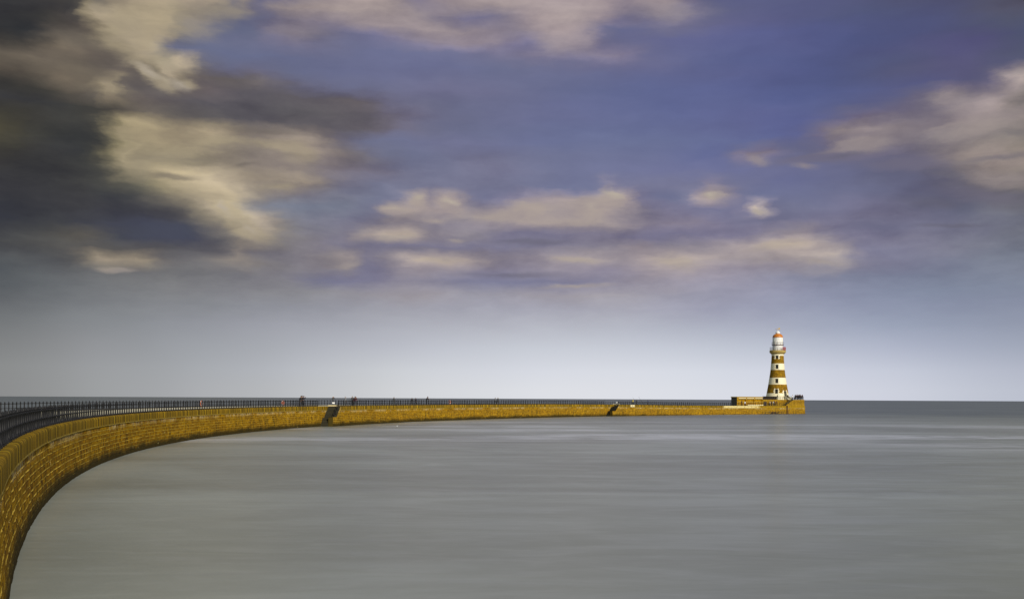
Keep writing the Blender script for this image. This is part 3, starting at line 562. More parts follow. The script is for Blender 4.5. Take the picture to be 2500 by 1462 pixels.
# raised platform round the lighthouse, reached by a flight along the face
ZP = 4.80
B_IN = 3.3
def platform():
    mb = MB()
    def wallstrip(sa, sb_, b0, b1, z0, z1, step=1.0):
        n = max(1, int(abs(sb_-sa)/step)); prs = [(sa+(sb_-sa)*i/n, b0+(b1-b0)*i/n) for i in range(n+1)]
        mb.grid([[Wp(s, b, z0) for s, b in prs], [Wp(s, b, z1) for s, b in prs]], 0, [[(s+b, z0) for s, b in prs], [(s+b, z1) for s, b in prs]])
    zl = zt(SEND)-.06; e = SEND
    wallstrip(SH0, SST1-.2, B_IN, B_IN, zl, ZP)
    wallstrip(SST1-.2, SST1-.2, B_IN, .06, zl, ZP)
    wallstrip(SST1-.2, e-.3, .06, .06, zl, ZP)
    wallstrip(e-.3, e-.3, .06, PW+WID, zl, ZP)
    wallstrip(SH0, SH0, PW+WID, B_IN, zl, ZP)
    wallstrip(e-.3, SH0, PW+WID, PW+WID, zl, ZP)
    # capping course
    top = MB()
    n = 20
    ss = [SH0+(e-.3-SH0)*i/n for i in range(n+1)]
    inner = [B_IN if s < SST1-.2 else .06 for s in ss]
    mb.grid([[Wp(s, b, ZP) for s, b in zip(ss, inner)], [Wp(s, PW+WID, ZP) for s in ss]], 1)
    mb.build("raised_platform", [M_PLATF, M_DECK], pier)
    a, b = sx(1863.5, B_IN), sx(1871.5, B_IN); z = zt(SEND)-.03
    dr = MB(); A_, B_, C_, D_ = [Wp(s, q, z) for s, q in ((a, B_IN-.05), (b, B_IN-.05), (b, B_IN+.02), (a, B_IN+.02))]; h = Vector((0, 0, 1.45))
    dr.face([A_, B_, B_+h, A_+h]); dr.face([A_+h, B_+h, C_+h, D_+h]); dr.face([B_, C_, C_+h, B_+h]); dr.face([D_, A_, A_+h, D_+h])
    dr.build("shade_panel", M_TIMB, pier)  # dark panel added to stand for the shade low on the platform wall
    st = MB(); n = 11; wdt = 1.5
    for i in range(n):
        s0 = SST0+(SST1-.25-SST0)*i/n; s1 = SST1-.25; z = zt(SEND)+(ZP-zt(SEND))*(i+1)/(n+.0)-.02
        s1 = SST0+(SST1-.25-SST0)*(i+1)/n
        a_, b_, c_, d_ = Wp(s0, .10, 0), Wp(s1, .10, 0), Wp(s1, .10+wdt, 0), Wp(s0, .10+wdt, 0)
        zb = zt(SEND)-.06
        up = lambda p, z_: (p.x, p.y, z_)
        st.face([up(d_, zb), up(a_, zb), up(a_, z), up(d_, z)]); st.face([up(a_, z), up(b_, z), up(c_, z), up(d_, z)])
        st.face([up(a_, zb), up(b_, zb), up(b_, z), up(a_, z)], 0, [(s0, zb), (s1, zb), (s1, z), (s0, z)]); st.face([up(c_, zb), up(d_, zb), up(d_, z), up(c_, z)])
    st.build("platform_steps", M_PLATF, pier)
platform()

# ------------------------------------------------------------------ railings
RH = 1.02
def post_mesh():
    mb = MB()
    mb.lathe([(.13, 0), (.13, .045), (.09, .06), (.072, .13), (.060, .2), (.054, .40), (.070, .425), (.070, .47), (.052, .495), (.050, .79), (.074, .82), (.074, .87), (.042, .89), (.066, .93), (.052, .975), (.002, RH+.05)], n=8)
    me = mb.build("post", M_IRON, None, smooth=True); d = me.data; bpy.data.objects.remove(me); return d
POST = post_mesh()
def railing(name, label, sa, sb, fn, step=1.05, group=None, nmax=100, cat="railing", low=True, path=None):
    """fn(s) -> point on the deck; posts every `step` metres."""
    c = fn((sa+sb)/2); root = empty(name, label, cat, group, loc=fn(sa))
    inv = -root.location
    n = max(1, round(abs(sb-sa)/step)); pts = [fn(sa+(sb-sa)*i/n)+inv for i in range(n+1)]
    order = sorted(range(n+1), key=lambda i: (pts[i]-inv).length)
    keep = set(order[:nmax])
    rest = MB()
    for i, p in enumerate(pts):
        rz = hsh('post', name, i)*6.28; tx = (hsh('pt', name, i)-.5)*.03; ty = (hsh('pu', name, i)-.5)*.03
        if i in keep:
            o = bpy.data.objects.new("post", POST); col.objects.link(o); o.parent = root; o.location = p; o.rotation_euler = (tx, ty, rz)
        else:
            base = len(rest.v)
            for v in POST.vertices: rest.v.append(tuple(v.co+p))
            for f in POST.polygons: rest.f.append(tuple(base+k for k in f.vertices)); rest.mi.append(0); rest.uv.append([(0, 0)]*len(f.vertices))
    if rest.f:
        o = rest.build("posts_beyond", M_IRON, root); o['kind'] = 'stuff'
    ns = max(2, int(abs(sb-sa)/.7)); line = [fn(sa+(sb-sa)*i/ns)+inv for i in range(ns+1)]
    for nm, h, r in (("top_rail", .845, .032), ("middle_rail", .45, .030)) + ((("foot_rail", .07, .055),) if low else ()):
        mb = MB(); mb.tube([p+Vector((0, 0, h)) for p in line], r, 6); mb.build(nm, M_IRON, root, smooth=True)
    return root
BR = .36
R1 = railing("harbour_railing", "black spear-topped iron railing along the harbour edge, from the left foreground to the first steps", 0, S1B-.1, lambda s: Wp(s, BR, zt(s)), group="iron railings along the pier")
R2 = railing("harbour_railing", "black spear-topped iron railing along the harbour edge between the two flights of steps", S1+.1, S2B-.1, lambda s: Wp(max(s, S1+.01), BR, zt(s)), group="iron railings along the pier")
R3 = railing("harbour_railing", "black iron railing along the harbour edge from the far steps to the platform stair", S2+.1, SRAILEND, lambda s: Wp(max(s, S2+.01), BR, zt(s)), group="iron railings along the pier")
R4 = railing("sea_railing", "long black spear-topped iron railing along the seaward edge, behind the harbour railing", 0, SH0-.5, lambda s: Wb(s, PW-.4, zt(s)-.03), group="iron railings along the pier")
# platform guard rail, posts wider apart
def simple_rail(name, label, pts, group=None, h=1.05, r=.055, mats=None, bars=(1.0, .55), cat="railing"):
    mats = mats or M_IRON; root = empty(name, label, cat, group, loc=pts[0]); inv = -Vector(pts[0])
    L = [Vector(p)+inv for p in pts]
    for p in L:
        mb = MB(); mb.lathe([(.07, 0), (.07, .03), (r*1.25, .05), (r, h-.04), (r*1.5, h), (.002, h+.05)], p, 8); mb.build("post", mats, root, smooth=True)
    for nm, f in zip(("top_rail", "middle_rail"), bars):
        mb = MB(); mb.tube([p+Vector((0, 0, h*f)) for p in L], r*.9, 6); mb.build(nm, mats, root, smooth=True)
    return root
n = 13; SP0, SP1 = sx(1863, B_IN), SST1-.2
simple_rail("platform_railing", "dark two-bar railing on the raised platform, in front of the lighthouse foot", [Wp(SP0+(SP1-SP0)*i/n, B_IN+.15, ZP) for i in range(n+1)], "guard rails of the pier head")
n = 7; SQ1 = SEND-.5
simple_rail("platform_railing", "dark two-bar railing on the seaward end of the pier head, behind the huddled people", [Wp(SST1+.1+(SQ1-SST1-.1)*i/n, .3, ZP) for i in range(n+1)]+[Wp(SQ1, .3+1.6*i, ZP) for i in range(1, 7)], "guard rails of the pier head")
# sloping balustrade of the platform stair
n = 6
zs0 = zt(SEND)
simple_rail("stair_handrail", "dark sloping balustrade climbing from the walkway to the lighthouse platform", [Wp(SST0+(SST1-.25-SST0)*i/n, .2, zs0+(ZP-zs0)*(i/n)+.0) for i in range(n+1)], "handrails of steps", .75, .08, M_IRON, (1.0, .42), "handrail")
for sb, st, lab in ((S1B, S1, "dark sloping handrail down the nearer steps, beside the white notice"), (S2B, S2, "dark sloping handrail down the farther steps, half way along the pier")):
    n = 4; pts = []
    for i in range(n+1):
        s = st-(st-sb)*(i/n)*.72-.1; f = (s-sb)/(st-sb); p, t, nn = frame(s); q = p+nn*(WID-.25); pts.append((q.x, q.y, (zt(st))*f+.02))
    simple_rail("stair_handrail", lab, pts, "handrails of steps", .95, .035, M_IRON, (1.0, .5), "handrail")

# ladder down the head
def ladder():
    s = sx(1920.5); root = empty("ladder", "dark iron ladder running down the pier head wall to the water", "ladder", loc=Wp(s, -.28, 0)); inv = -root.location
    zt_ = zt(s)+.05
    for d in (-.34, .34):
        mb = MB(); mb.tube([Wp(s+d, -.42+.0, -.6)+inv, Wp(s+d, -.16, zt_)+inv, Wp(s+d, .35, zt_+.02)+inv], .075, 6); mb.build("side_rail", M_RUST, root)
    for i in range(12):
        z = -.2+i*.26; f = (z+.6)/(zt_+.6); b = -.42+.26*f
        mb = MB(); mb.tube([Wp(s-.34, b, z)+inv, Wp(s+.34, b, z)+inv], .03, 6); mb.build("rung", M_RUST, root)
ladder()

# ------------------------------------------------------------------ low shelter on the pier
def shelter():
    s0 = sx(1799, B_IN); s1 = SH0-.12; z0 = zt(s1)-.03; H = 5.72-z0; dep = 2.3
    root = empty("shelter", "low flat-roofed ochre stone shelter with end wall coloured dark for its shade, left of the lighthouse", "shelter", loc=Wp(s0, B_IN, z0)); inv = -root.location
    b0, b1 = B_IN, B_IN+dep
    def quad(mb, pts, mi=0, uv=None): mb.face([Vector(p)+inv for p in pts], mi, uv)
    wl = MB()
    nb = 3; L = s1-s0; pil = .55
    # front with three recessed bays
    x = s0+.9; edges = []
    bw = (s1-.3-x-(nb-1)*pil)/nb
    for k in range(nb): edges.append((x, x+bw)); x += bw+pil
    zt0, zt1 = z0, z0+H-.22
    zb0, zb1 = z0+.12, z0+H-.62
    def front(sa, sb_, za, zb_, bb=b0):
        quad(wl, [Wp(sa, bb, za), Wp(sb_, bb, za), Wp(sb_, bb, zb_), Wp(sa, bb, zb_)], 0, [(sa, za), (sb_, za), (sb_, zb_), (sa, zb_)])
    prev = s0
    for a, b in edges:
        front(prev, a, zt0, zt1); front(a, b, zt0, zb0); front(a, b, zb1, zt1); prev = b
        rb = b0+.28
        front(a, b, zb0, zb1, rb)
        for q in ([Wp(a, b0, zb0), Wp(a, rb, zb0), Wp(a, rb, zb1), Wp(a, b0, zb1)], [Wp(b, rb, zb0), Wp(b, b0, zb0), Wp(b, b0, zb1), Wp(b, rb, zb1)],
                  [Wp(a, b0, zb0), Wp(b, b0, zb0), Wp(b, rb, zb0), Wp(a, rb, zb0)], [Wp(a, rb, zb1), Wp(b, rb, zb1), Wp(b, b0, zb1), Wp(a, b0, zb1)]): quad(wl, q, 0, [(0, 0), (.3, 0), (.3, 2), (0, 2)])
    front(prev, s1, zt0, zt1)
    quad(wl, [Wp(s1, b0, z0), Wp(s1, b1, z0), Wp(s1, b1, zt1), Wp(s1, b0, zt1)], 0, [(0, 0), (dep, 0), (dep, H), (0, H)])
    quad(wl, [Wp(s1, b1, z0), Wp(s0, b1, z0), Wp(s0, b1, zt1), Wp(s1, b1, zt1)], 0, [(0, 0), (L, 0), (L, H), (0, H)])
    wl.build("stone_wall", M_SHELTER, root)
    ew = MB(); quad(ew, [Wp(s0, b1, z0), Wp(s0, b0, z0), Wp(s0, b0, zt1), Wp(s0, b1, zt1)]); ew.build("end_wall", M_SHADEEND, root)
    rf = MB()
    pts = [(s0-.12, b0-.14), (s1+.1, b0-.14), (s1+.1, b1+.14), (s0-.12, b1+.14)]
    lo = [Wp(s, b, zt1-.0)+inv for s, b in pts]; hi = [p+Vector((0, 0, .22)) for p in lo]
    rf.face(lo[::-1]); rf.face(hi)
    for i in range(4): j = (i+1) % 4; rf.face([lo[i], lo[j], hi[j], hi[i]])
    rf.build("roof_slab", M_PLAQ_STONE, root)
    for a, b in edges:
        lt = MB(); A_ = Wp(a, b0-.09, zb1-.06)+inv; B_ = Wp(b, b0-.09, zb1-.06)+inv; C_ = Wp(b, b0+.02, zb1-.06)+inv; D_ = Wp(a, b0+.02, zb1-.06)+inv
        h = Vector((0, 0, .26)); lt.face([A_, B_, B_+h, A_+h]); lt.face([A_+h, B_+h, C_+h, D_+h]); lt.face([D_, C_, B_, A_]); lt.face([B_, C_, C_+h, B_+h]); lt.face([D_, A_, A_+h, D_+h])
        lt.build("lintel", M_PLAQ, root)
    bn = MB(); a, b = edges[1][0]-.2, edges[2][1]
    A_, B_, C_, D_ = [Wp(s, q, z0)+inv for s, q in ((a, b0-.5), (b, b0-.5), (b, b0-.06), (a, b0-.06))]; h = Vector((0, 0, .46))
    bn.face([A_, B_, B_+h, A_+h]); bn.face([A_+h, B_+h, C_+h, D_+h]); bn.face([B_, C_, C_+h, B_+h]); bn.face([D_, A_, A_+h, D_+h]); bn.face([C_, D_, D_+h, C_+h])
    bn.build("stone_bench", M_PLAQ, root)
shelter()
# dark boarded screen on the platform, between shelter and tower
def screen():
    a, b = sx(1864, B_IN+.6), sx(1896, B_IN+.6)
    root = empty("boarded_screen", "dark brown boarded screen on the platform, left of the lighthouse foot", "screen", loc=Wp(a, B_IN+.6, ZP)); inv = -root.location
    n = 16; mb = MB()
    for i in range(n):
        s0 = a+(b-a)*i/n+.01; s1 = a+(b-a)*(i+1)/n-.01; w = (i % 2)*.01
        lo = [Wp(s, q, ZP)+inv for s, q in ((s0, B_IN+.58-w), (s1, B_IN+.58-w), (s1, B_IN+.64), (s0, B_IN+.64))]; hi = [p+Vector((0, 0, 1.0)) for p in lo]
        mb.face(lo[::-1]); mb.face(hi)
        for k in range(4): j = (k+1) % 4; mb.face([lo[k], lo[j], hi[j], hi[k]])
    mb.build("boards", M_TIMB, root)
    for i in range(5):
        p = Wp(a+(b-a)*i/4, B_IN+.70, ZP)+inv; q = MB(); q.cbox(p+Vector((0, 0, .53)), (.1, .1, 1.06)); q.build("post", M_TIMB, root)
screen()

# ------------------------------------------------------------------ lighthouse
TY = 355.0; TC = Vector(((1898.1-1250)/2500*TY, TY, ZP))
def tz(yz): return EYE+(971.3+.0048*648-(780+yz/6.094))*TY/2500-ZP      # height above platform of a row of the close-up
def tr(w): return w/6.094*TY/2500
def lighthouse():
    root = empty("lighthouse", "tall brown and white banded lighthouse with orange dome and white lantern at the pier end", "lighthouse", loc=TC)
    toc = math.atan2(-TC.y, -TC.x)                                   # direction from the tower to the camera
    # outline of the shaft: (row in the close-up, half width)
    out_ = [(1190, 177), (1180, 175), (1140, 165.5), (1095, 157), (1050, 149), (1000, 140), (965, 134), (915, 127), (865, 118.5), (810, 110), (750, 103), (700, 99.5), (655, 95.5), (600, 91), (540, 88.5), (515, 91.0)]
    zr = sorted([(tz(a), tr(w)) for a, w in out_])
    def rad(z):
        if z <= zr[0][0]: return zr[0][1]
        for (z0, r0), (z1, r1) in zip(zr, zr[1:]):
            if z <= z1: return r0+(r1-r0)*(z-z0)/(z1-z0)
        return zr[-1][1]
    bands = [tz(k) for k in (1095, 965, 865, 750, 655, 540)]
    # openings: (angle offset from the camera direction, half width, z0, z1, kind)
    ops = []
    for cxp, yc, w, h in ((465, 560, 44, 46), (465, 703, 44, 62), (463, 913, 46, 66), (460, 1068, 46, 66)):
        z0, z1 = tz(yc+h/2), tz(yc-h/2); r = rad((z0+z1)/2); ops.append((math.asin(max(-1, min(1, tr(cxp-476)/r))), tr(w)/2, z0, z1, 'window'))
    zd0, zd1 = .25, tz(1062); ops.append((math.asin(tr(592-476)/rad(1.6)), .62, zd0, zd1, 'door'))
    zlev = sorted(set([-.05]+[k for k in bands]+[tz(515)]+[o[2] for o in ops]+[o[3] for o in ops]+[.4*i for i in range(1, int(tz(515)/.4)+1)]))
    zlev = [z for z in zlev if z <= tz(515)+1e-6]
    zz = [zlev[0]]
    fixed = set(bands+[o[2] for o in ops]+[o[3] for o in ops]+[tz(515), -.05])
    for z in zlev[1:]:
        if z-zz[-1] < .06:
            if z in fixed and zz[-1] not in fixed: zz[-1] = z
            elif z in fixed: zz.append(z)
        else: zz.append(z)
    sh = MB(); NSEG = 72
    def P_(a, r, z): th = toc+a; return Vector((r*math.cos(th), r*math.sin(th), z))
    for z0, z1 in zip(zz, zz[1:]):
        zm = (z0+z1)/2; act = [o for o in ops if o[2]-1e-4 <= zm <= o[3]+1e-4]
        angs = [-math.pi+2*math.pi*i/NSEG for i in range(NSEG+1)]
        holes = []
        for o in act:
            ha = math.asin(o[1]/rad((o[2]+o[3])/2)); holes.append((o[0]-ha, o[0]+ha))
        for h0, h1 in holes: angs = [a for a in angs if not (h0-.02 < a < h1+.02)]+[h0, h1]
        angs.sort()
        k = sum(1 for q in bands if zm > q); mi = 0 if k % 2 == 0 else 1
        for a0, a1 in zip(angs, angs[1:]):
            am = (a0+a1)/2
            if any(h0 < am < h1 for h0, h1 in holes): continue
            r0, r1 = rad(z0), rad(z1)
            sh.face([P_(a0, r0, z0), P_(a1, r0, z0), P_(a1, r1, z1), P_(a0, r1, z1)], mi, [(a0*3, z0), (a1*3, z0), (a1*3, z1), (a0*3, z1)])
    shaft = sh.build("shaft", [M_WHITE, M_TOWERSTONE], root, smooth=True)
    for (a, hw, z0, z1, kind) in ops:
        zm = (z0+z1)/2; rm = rad(zm); ha = math.asin(hw/rm)
        th = toc+a; rdir = Vector((math.cos(th), math.sin(th), 0)); tdir = Vector((-math.sin(th), math.cos(th), 0))
        base = rdir*rm
        # white reveal and raised surround
        fr = MB(); deep = .55
        def ring(q0, q1):    # quads between two rectangles of four corners
            for i in range(4): j = (i+1) % 4; fr.face([q0[i], q0[j], q1[j], q1[i]])
        def rect(hw_, za, zb, off_, follow=True):
            res = []
            for sgn, z in ((-1, za), (1, za), (1, zb), (-1, zb)):
                rr = rad(z) if follow else min(rad(z0), rad(z1))
                aa = math.asin(min(.99, hw_/rr)); res.append(rdir*(rr*math.cos(aa)+off_)+tdir*(sgn*hw_)+Vector((0, 0, z)))
            return res
        wf = .24 if kind == 'window' else .3
        inner_f = rect(hw, z0, z1, .05); outer_f = rect(hw+wf, z0-(wf if kind == 'window' else 0), z1+wf, .05); outer_b = rect(hw+wf, z0-(wf if kind == 'window' else 0), z1+wf, -.12)
        back = rect(hw-.04, z0, z1, -deep)
        ring(outer_f, inner_f); ring(outer_b, outer_f); ring(inner_f, back)
        # quoins: long and short blocks either side
        if mi is not None:
            k = 0; z = z0
            while z < z1-.1:
                if k % 2 == 0:
                    for sg in (-1, 1):
                        q = []
                        for uu, vv in ((hw+wf, z), (hw+wf+.26, z), (hw+wf+.26, z+.36), (hw+wf, z+.36)):
                            rr = rad(vv); aa = math.asin(min(.99, uu/rr)); q.append(rdir*(rr*math.cos(aa)+.04)+tdir*(sg*uu)+Vector((0, 0, vv)))
                        qb = [p-rdir*.14 for p in q]
                        if sg < 0: q = q[::-1]; qb = qb[::-1]
                        fr.face(q); 
                        for i in range(4): j = (i+1) % 4; fr.face([qb[i], qb[j], q[j], q[i]])
                k += 1; z += .36
        o = empty_part = None
        if kind == 'window':
            w = fr.build("window", M_WHITE, root)
            pn = MB(); pn.face(rect(hw-.03, z0, z1, -deep+.03)); 
            g = pn.build("pane", M_DARKIN, w)
            gb = MB(); c_ = rect(.03, z0, z1, -deep+.07); gb.face(c_); zc = (z0+z1)/2; c_ = rect(hw-.03, zc-.03, zc+.03, -deep+.072); gb.face(c_); gb.build("glazing_bar", M_TIMB, w)
        else:
            w = fr.build("doorway", M_WHITE, root)
            pn = MB(); pn.face(rect(hw-.03, z0, z1, -deep+.03)); pn.build("door", M_DARKIN, w)
            # outside steps with white side walls, going down towards the right
            st = MB(); o0 = rdir*(rad(.2)-.1); ext = 2.1
            sidev = tdir if (toc+a) is not None else tdir
            for i in range(5):
                z = zd0-(i*.05)+.0; st.box(o0+rdir*(i*.42)-tdir*.8, rdir*.42, tdir*1.6, Vector((0, 0, max(.05, zd0-i*.05))))
            for sg in (-1, 1):
                a0 = o0+tdir*(sg*.86); th_ = tdir*.16*sg
                pr = [(0, 0), (ext, 0), (ext, .35), (.2, 1.3), (0, 1.3)]
                f0 = [a0+rdir*x_+Vector((0, 0, z_)) for x_, z_ in pr]; f1 = [p+th_ for p in f0]
                st.face(f0 if sg < 0 else f0[::-1]); st.face(f1[::-1] if sg < 0 else f1)
                for i in range(5): j = (i+1) % 5; st.face([f0[i], f0[j], f1[j], f1[i]])
            st.build("door_steps", M_WHITE, root)
    # gallery
    g = MB(); r0 = rad(tz(515))
    g.lathe([(r0-.3, tz(517)), (r0+.06, tz(515)), (r0+.30, tz(502)), (tr(116), tz(494)), (tr(118), tz(492)), (tr(118), tz(461)), (tr(115), tz(459)), (.5, tz(459))], n=48); g.build("gallery", M_PLAQ_STONE, root, smooth=True)
    def guard(name, r, z, h, n, bars, mat_, thick, skip=None, group=None):
        rl = MB()
        for k in range(n):
            a = 2*math.pi*k/n
            if skip and skip(a): continue
            rl.tube([P_(a, r, z), P_(a, r, z+h)], thick, 5)
        for f in bars:
            pts = [P_(2*math.pi*k/64, r, z+h*f) for k in range(65)]
            rl.tube(pts, thick, 5, cap=False)
        return rl.build(name, mat_, root)
    guard("gallery_railing", tr(114), tz(459), tz(414)-tz(459), 22, (1, .62, .3), M_RAILG, .032)
    rp = MB()
    a0, a1 = R(38), R(78)
    for k in range(7):
        a = a0+(a1-a0)*k/6; rp.tube([P_(a, tr(117), tz(457)), P_(a, tr(117), tz(414))], .05, 5)
    for f in (0, .33, .66, 1): rp.tube([P_(a0+(a1-a0)*k/10, tr(117), tz(457)+(tz(414)-tz(457))*f) for k in range(11)], .06, 5)
    rp.build("red_gallery_panel", M_REDP, root)
    # lantern
    lt = MB(); lt.lathe([(tr(76), tz(459)), (tr(76), tz(386)), (tr(78), tz(385))], n=40); lt.build("lantern_base", M_BRIGHT, root, smooth=True)
    ug = MB(); ug.lathe([(tr(76), tz(388)), (tr(86), tz(386)), (tr(88), tz(383)), (tr(88), tz(377)), (tr(70), tz(376))], n=40); ug.build("upper_gallery", M_RUST, root, smooth=True)
    guard("upper_railing", tr(87), tz(376), tz(340)-tz(376), 12, (1, .5), M_RAILG, .028)
    gl = MB(); gl.lathe([(tr(74), tz(377)), (tr(74), tz(267))], n=40, cap=False); lr = gl.build("lantern_glazing", M_BRIGHT, root, smooth=True)
    ab = MB()
    for k in range(12):
        for sg in (1, -1):
            pts = [P_(2*math.pi*(k+sg*.5*f)/12, tr(74.6), tz(374)+(tz(268)-tz(374))*f) for f in (0, .25, .5, .75, 1)]
            ab.tube(pts, .022, 4)
    ab.build("glazing_bars", M_WHITE, lr)
    dm = MB(); rr, z0 = tr(75), tz(266); hh = tz(208)-tz(266)
    dm.lathe([(rr*.96, z0-.02), (rr*1.05, z0), (rr*1.05, z0+.09), (rr*.98, z0+.12)]+[(rr*math.cos(q), z0+.12+(hh-.1)*math.sin(q)) for q in [R(d) for d in (8, 18, 28, 38, 48, 58, 66, 72)]], n=40); dm.build("dome", M_DOME, root, smooth=True)
    vt = MB(); vt.lathe([(tr(28), tz(212)), (tr(31), tz(206)), (tr(34), tz(198)), (tr(34), tz(190)), (tr(27), tz(184)), (tr(22), tz(178)), (tr(12), tz(170)), (.02, tz(166))], n=24); vt.build("vent_cowl", M_BRIGHT, root, smooth=True)
    wv = MB(); wv.tube([(0, 0, tz(168)), (0, 0, tz(128))], .05, 6)
    rgt = Vector((-math.sin(toc), math.cos(toc), 0)); zc = Vector((0, 0, tz(146)))
    wv.tube([zc-rgt*tr(32), zc+rgt*tr(30)], .05, 6)
    wv.tube([zc-rgt*tr(20)+Vector((0, 0, -.0)), zc-rgt*tr(34)], [.2, .01], 6)
    fl = [zc+rgt*tr(8)+Vector((0, 0, .05)), zc+rgt*tr(32)+Vector((0, 0, .05)), zc+rgt*tr(32)+Vector((0, 0, .5)), zc+rgt*tr(10)+Vector((0, 0, .42))]
    nrm = Vector((math.cos(toc), math.sin(toc), 0))*.05
    wv.face([p+nrm for p in fl]); wv.face([p-nrm for p in fl][::-1])
    for i in range(4): j = (i+1) % 4; wv.face([fl[i]-nrm, fl[j]-nrm, fl[j]+nrm, fl[i]+nrm])
    fwd = Vector((rgt.y, -rgt.x, 0)); wv.tube([Vector((0, 0, tz(158)))-fwd*.6, Vector((0, 0, tz(158)))+fwd*.6], .04, 5)
    wv.build("weather_vane", M_GILT, root)
M_RAILG = flat("grey_brown_iron", (.12, .09, .08), .5, .3)
lighthouse()

# ------------------------------------------------------------------ things on the pier
def lifebuoy(px, label):
    b = PW-.52; s = solve(px, lambda s: Wb(s, b, 0).xy); p, t, n = frame(s)
    root = empty("lifebuoy", label, "lifebuoy", "orange lifebuoys on the seaward railing", loc=Wb(s, b-.06, zt(s)+.5)); inv = -root.location
    c = root.location+inv
    T = Vector((t.x, t.y, 0)); Z = Vector((0, 0, 1))
    mb = MB(); pts = [c+(T*math.cos(2*math.pi*k/28)+Z*math.sin(2*math.pi*k/28))*.37 for k in range(29)]
    mb.tube(pts, .075, 8, cap=False); mb.build("ring", M_ORANGE, root, smooth=True)
    g = MB()
    for k in range(4):
        a = math.pi/4+k*math.pi/2
        g.tube([c+(T*math.cos(a+d)+Z*math.sin(a+d))*.37 for d in (-.12, 0, .12)], .080, 8)
    g.build("white_band", M_BRIGHT, root, smooth=True)
lifebuoy(281, "orange lifebuoy on the seaward railing, nearest of them, at the left")
lifebuoy(490, "orange lifebuoy on the seaward railing, second from the left")
lifebuoy(690, "orange lifebuoy on the seaward railing, just left of the huddled trio")
lifebuoy(1098, "orange lifebuoy on the far railing, beyond the leaning man")

def step_head(s, o_):
    p, t, n = frame(s); q = p+n*o_+t*.35; return Vector((q.x, q.y, zt(s))), t, n
def notice(s, label, o_, z0, w, h):
    c, t, n = step_head(s, o_); root = empty("notice_board", label, "notice", "white notices above the steps", loc=c)
    v = Vector((c.x, c.y, 0)).normalized(); sd_ = Vector((v.y, -v.x, 0))     # set square to someone walking out
    mb = MB(); mb.box(-sd_*w/2+Vector((0, 0, z0)), sd_*w, v*.05, Vector((0, 0, h))); mb.build("panel", M_BRIGHT, root)
    mb = MB(); mb.box(-sd_*.03+v*.055+Vector((0, 0, .16)), sd_*.06, v*.05, Vector((0, 0, z0+h*.8-.16))); mb.build("post", M_IRON, root)
notice(S1, "small white notice on a short post above the nearer harbour steps", .75, .42, .42, .26)
notice(S2, "small white notice on a short post above the farther harbour steps", 1.1, .42, .42, .30)
def slab(s, w, label):
    c, t, n = step_head(s, 0); mb = MB(); p = c-Vector((t.x, t.y, 0))*.2-Vector((n.x, n.y, 0))*.15
    mb.box((p.x, p.y, zt(s)+.012), (n.x*w, n.y*w, 0), (t.x*.9, t.y*.9, 0), (0, 0, .17))
    tag(mb.build("top_slab", M_PLAQ, None), label, "slab", "landing slabs at the head of the steps")
slab(S1, 1.55, "pale stone slab at the head of the nearer harbour steps"); slab(S2, 1.7, "pale stone slab at the head of the farther harbour steps")
def plaque():
    s = sx(1543); root = empty("wall_plaque", "pale rectangular plaque fixed to the coping right of the farther steps", "plaque", loc=Wp(s, -.1, zt(s)-.62)); inv = -root.location
    p, t, n = frame(s); T = Vector((t.x, t.y, 0)); N = Vector((n.x, n.y, 0)); o = root.location+inv
    mb = MB(); mb.box(o-T*1.0, T*2.0, N*.05, Vector((0, 0, .62))); mb.build("board", M_PLAQ, root)
    mb = MB()
    mb.box(o-T*.18+N*.052+Vector((0, 0, .2)), T*.1, N*.01, Vector((0, 0, .32))); mb.box(o+T*.06+N*.052+Vector((0, 0, .14)), T*.08, N*.01, Vector((0, 0, .22)))
    mb.build("dark_mark", M_TIMB, root)
plaque()
def gull():
    x, y = 969.5, 1040; Y = 2500*EYE/(y-(971.3+.0048*(x-1250))); X = (x-1250)/2500*Y
    root = empty("gull", "white gull floating on the sea in front of the pier wall", "gull", loc=(X, Y, 0)); root.scale = (.55, .55, .55)
    sp = [(-.24, .11, .012), (-.17, .09, .05), (-.07, .07, .085), (.05, .07, .09), (.13, .08, .07), (.18, .13, .048), (.205, .19, .045), (.235, .22, .048), (.27, .21, .03), (.285, .205, .012)]
    mb = MB(); mb.tube([(a, 0, b) for a, b, r in sp], [r for a, b, r in sp], 10); mb.build("body", M_BRIGHT, root, smooth=True)
    mb = MB(); mb.tube([(.28, 0, .205), (.34, 0, .195)], [.014, .003], 6); mb.build("beak", M_GILT, root)
    for sg in (-1, 1):
        mb = MB(); mb.tube([(.10, sg*.065, .12), (-.05, sg*.075, .13), (-.22, sg*.03, .135), (-.31, sg*.012, .135)], [.03, .045, .025, .004], 6); mb.build("wing", M_GREYW, root, smooth=True)
M_GREYW = flat("grey_feather", (.42, .43, .45), .7, .1)
gull()

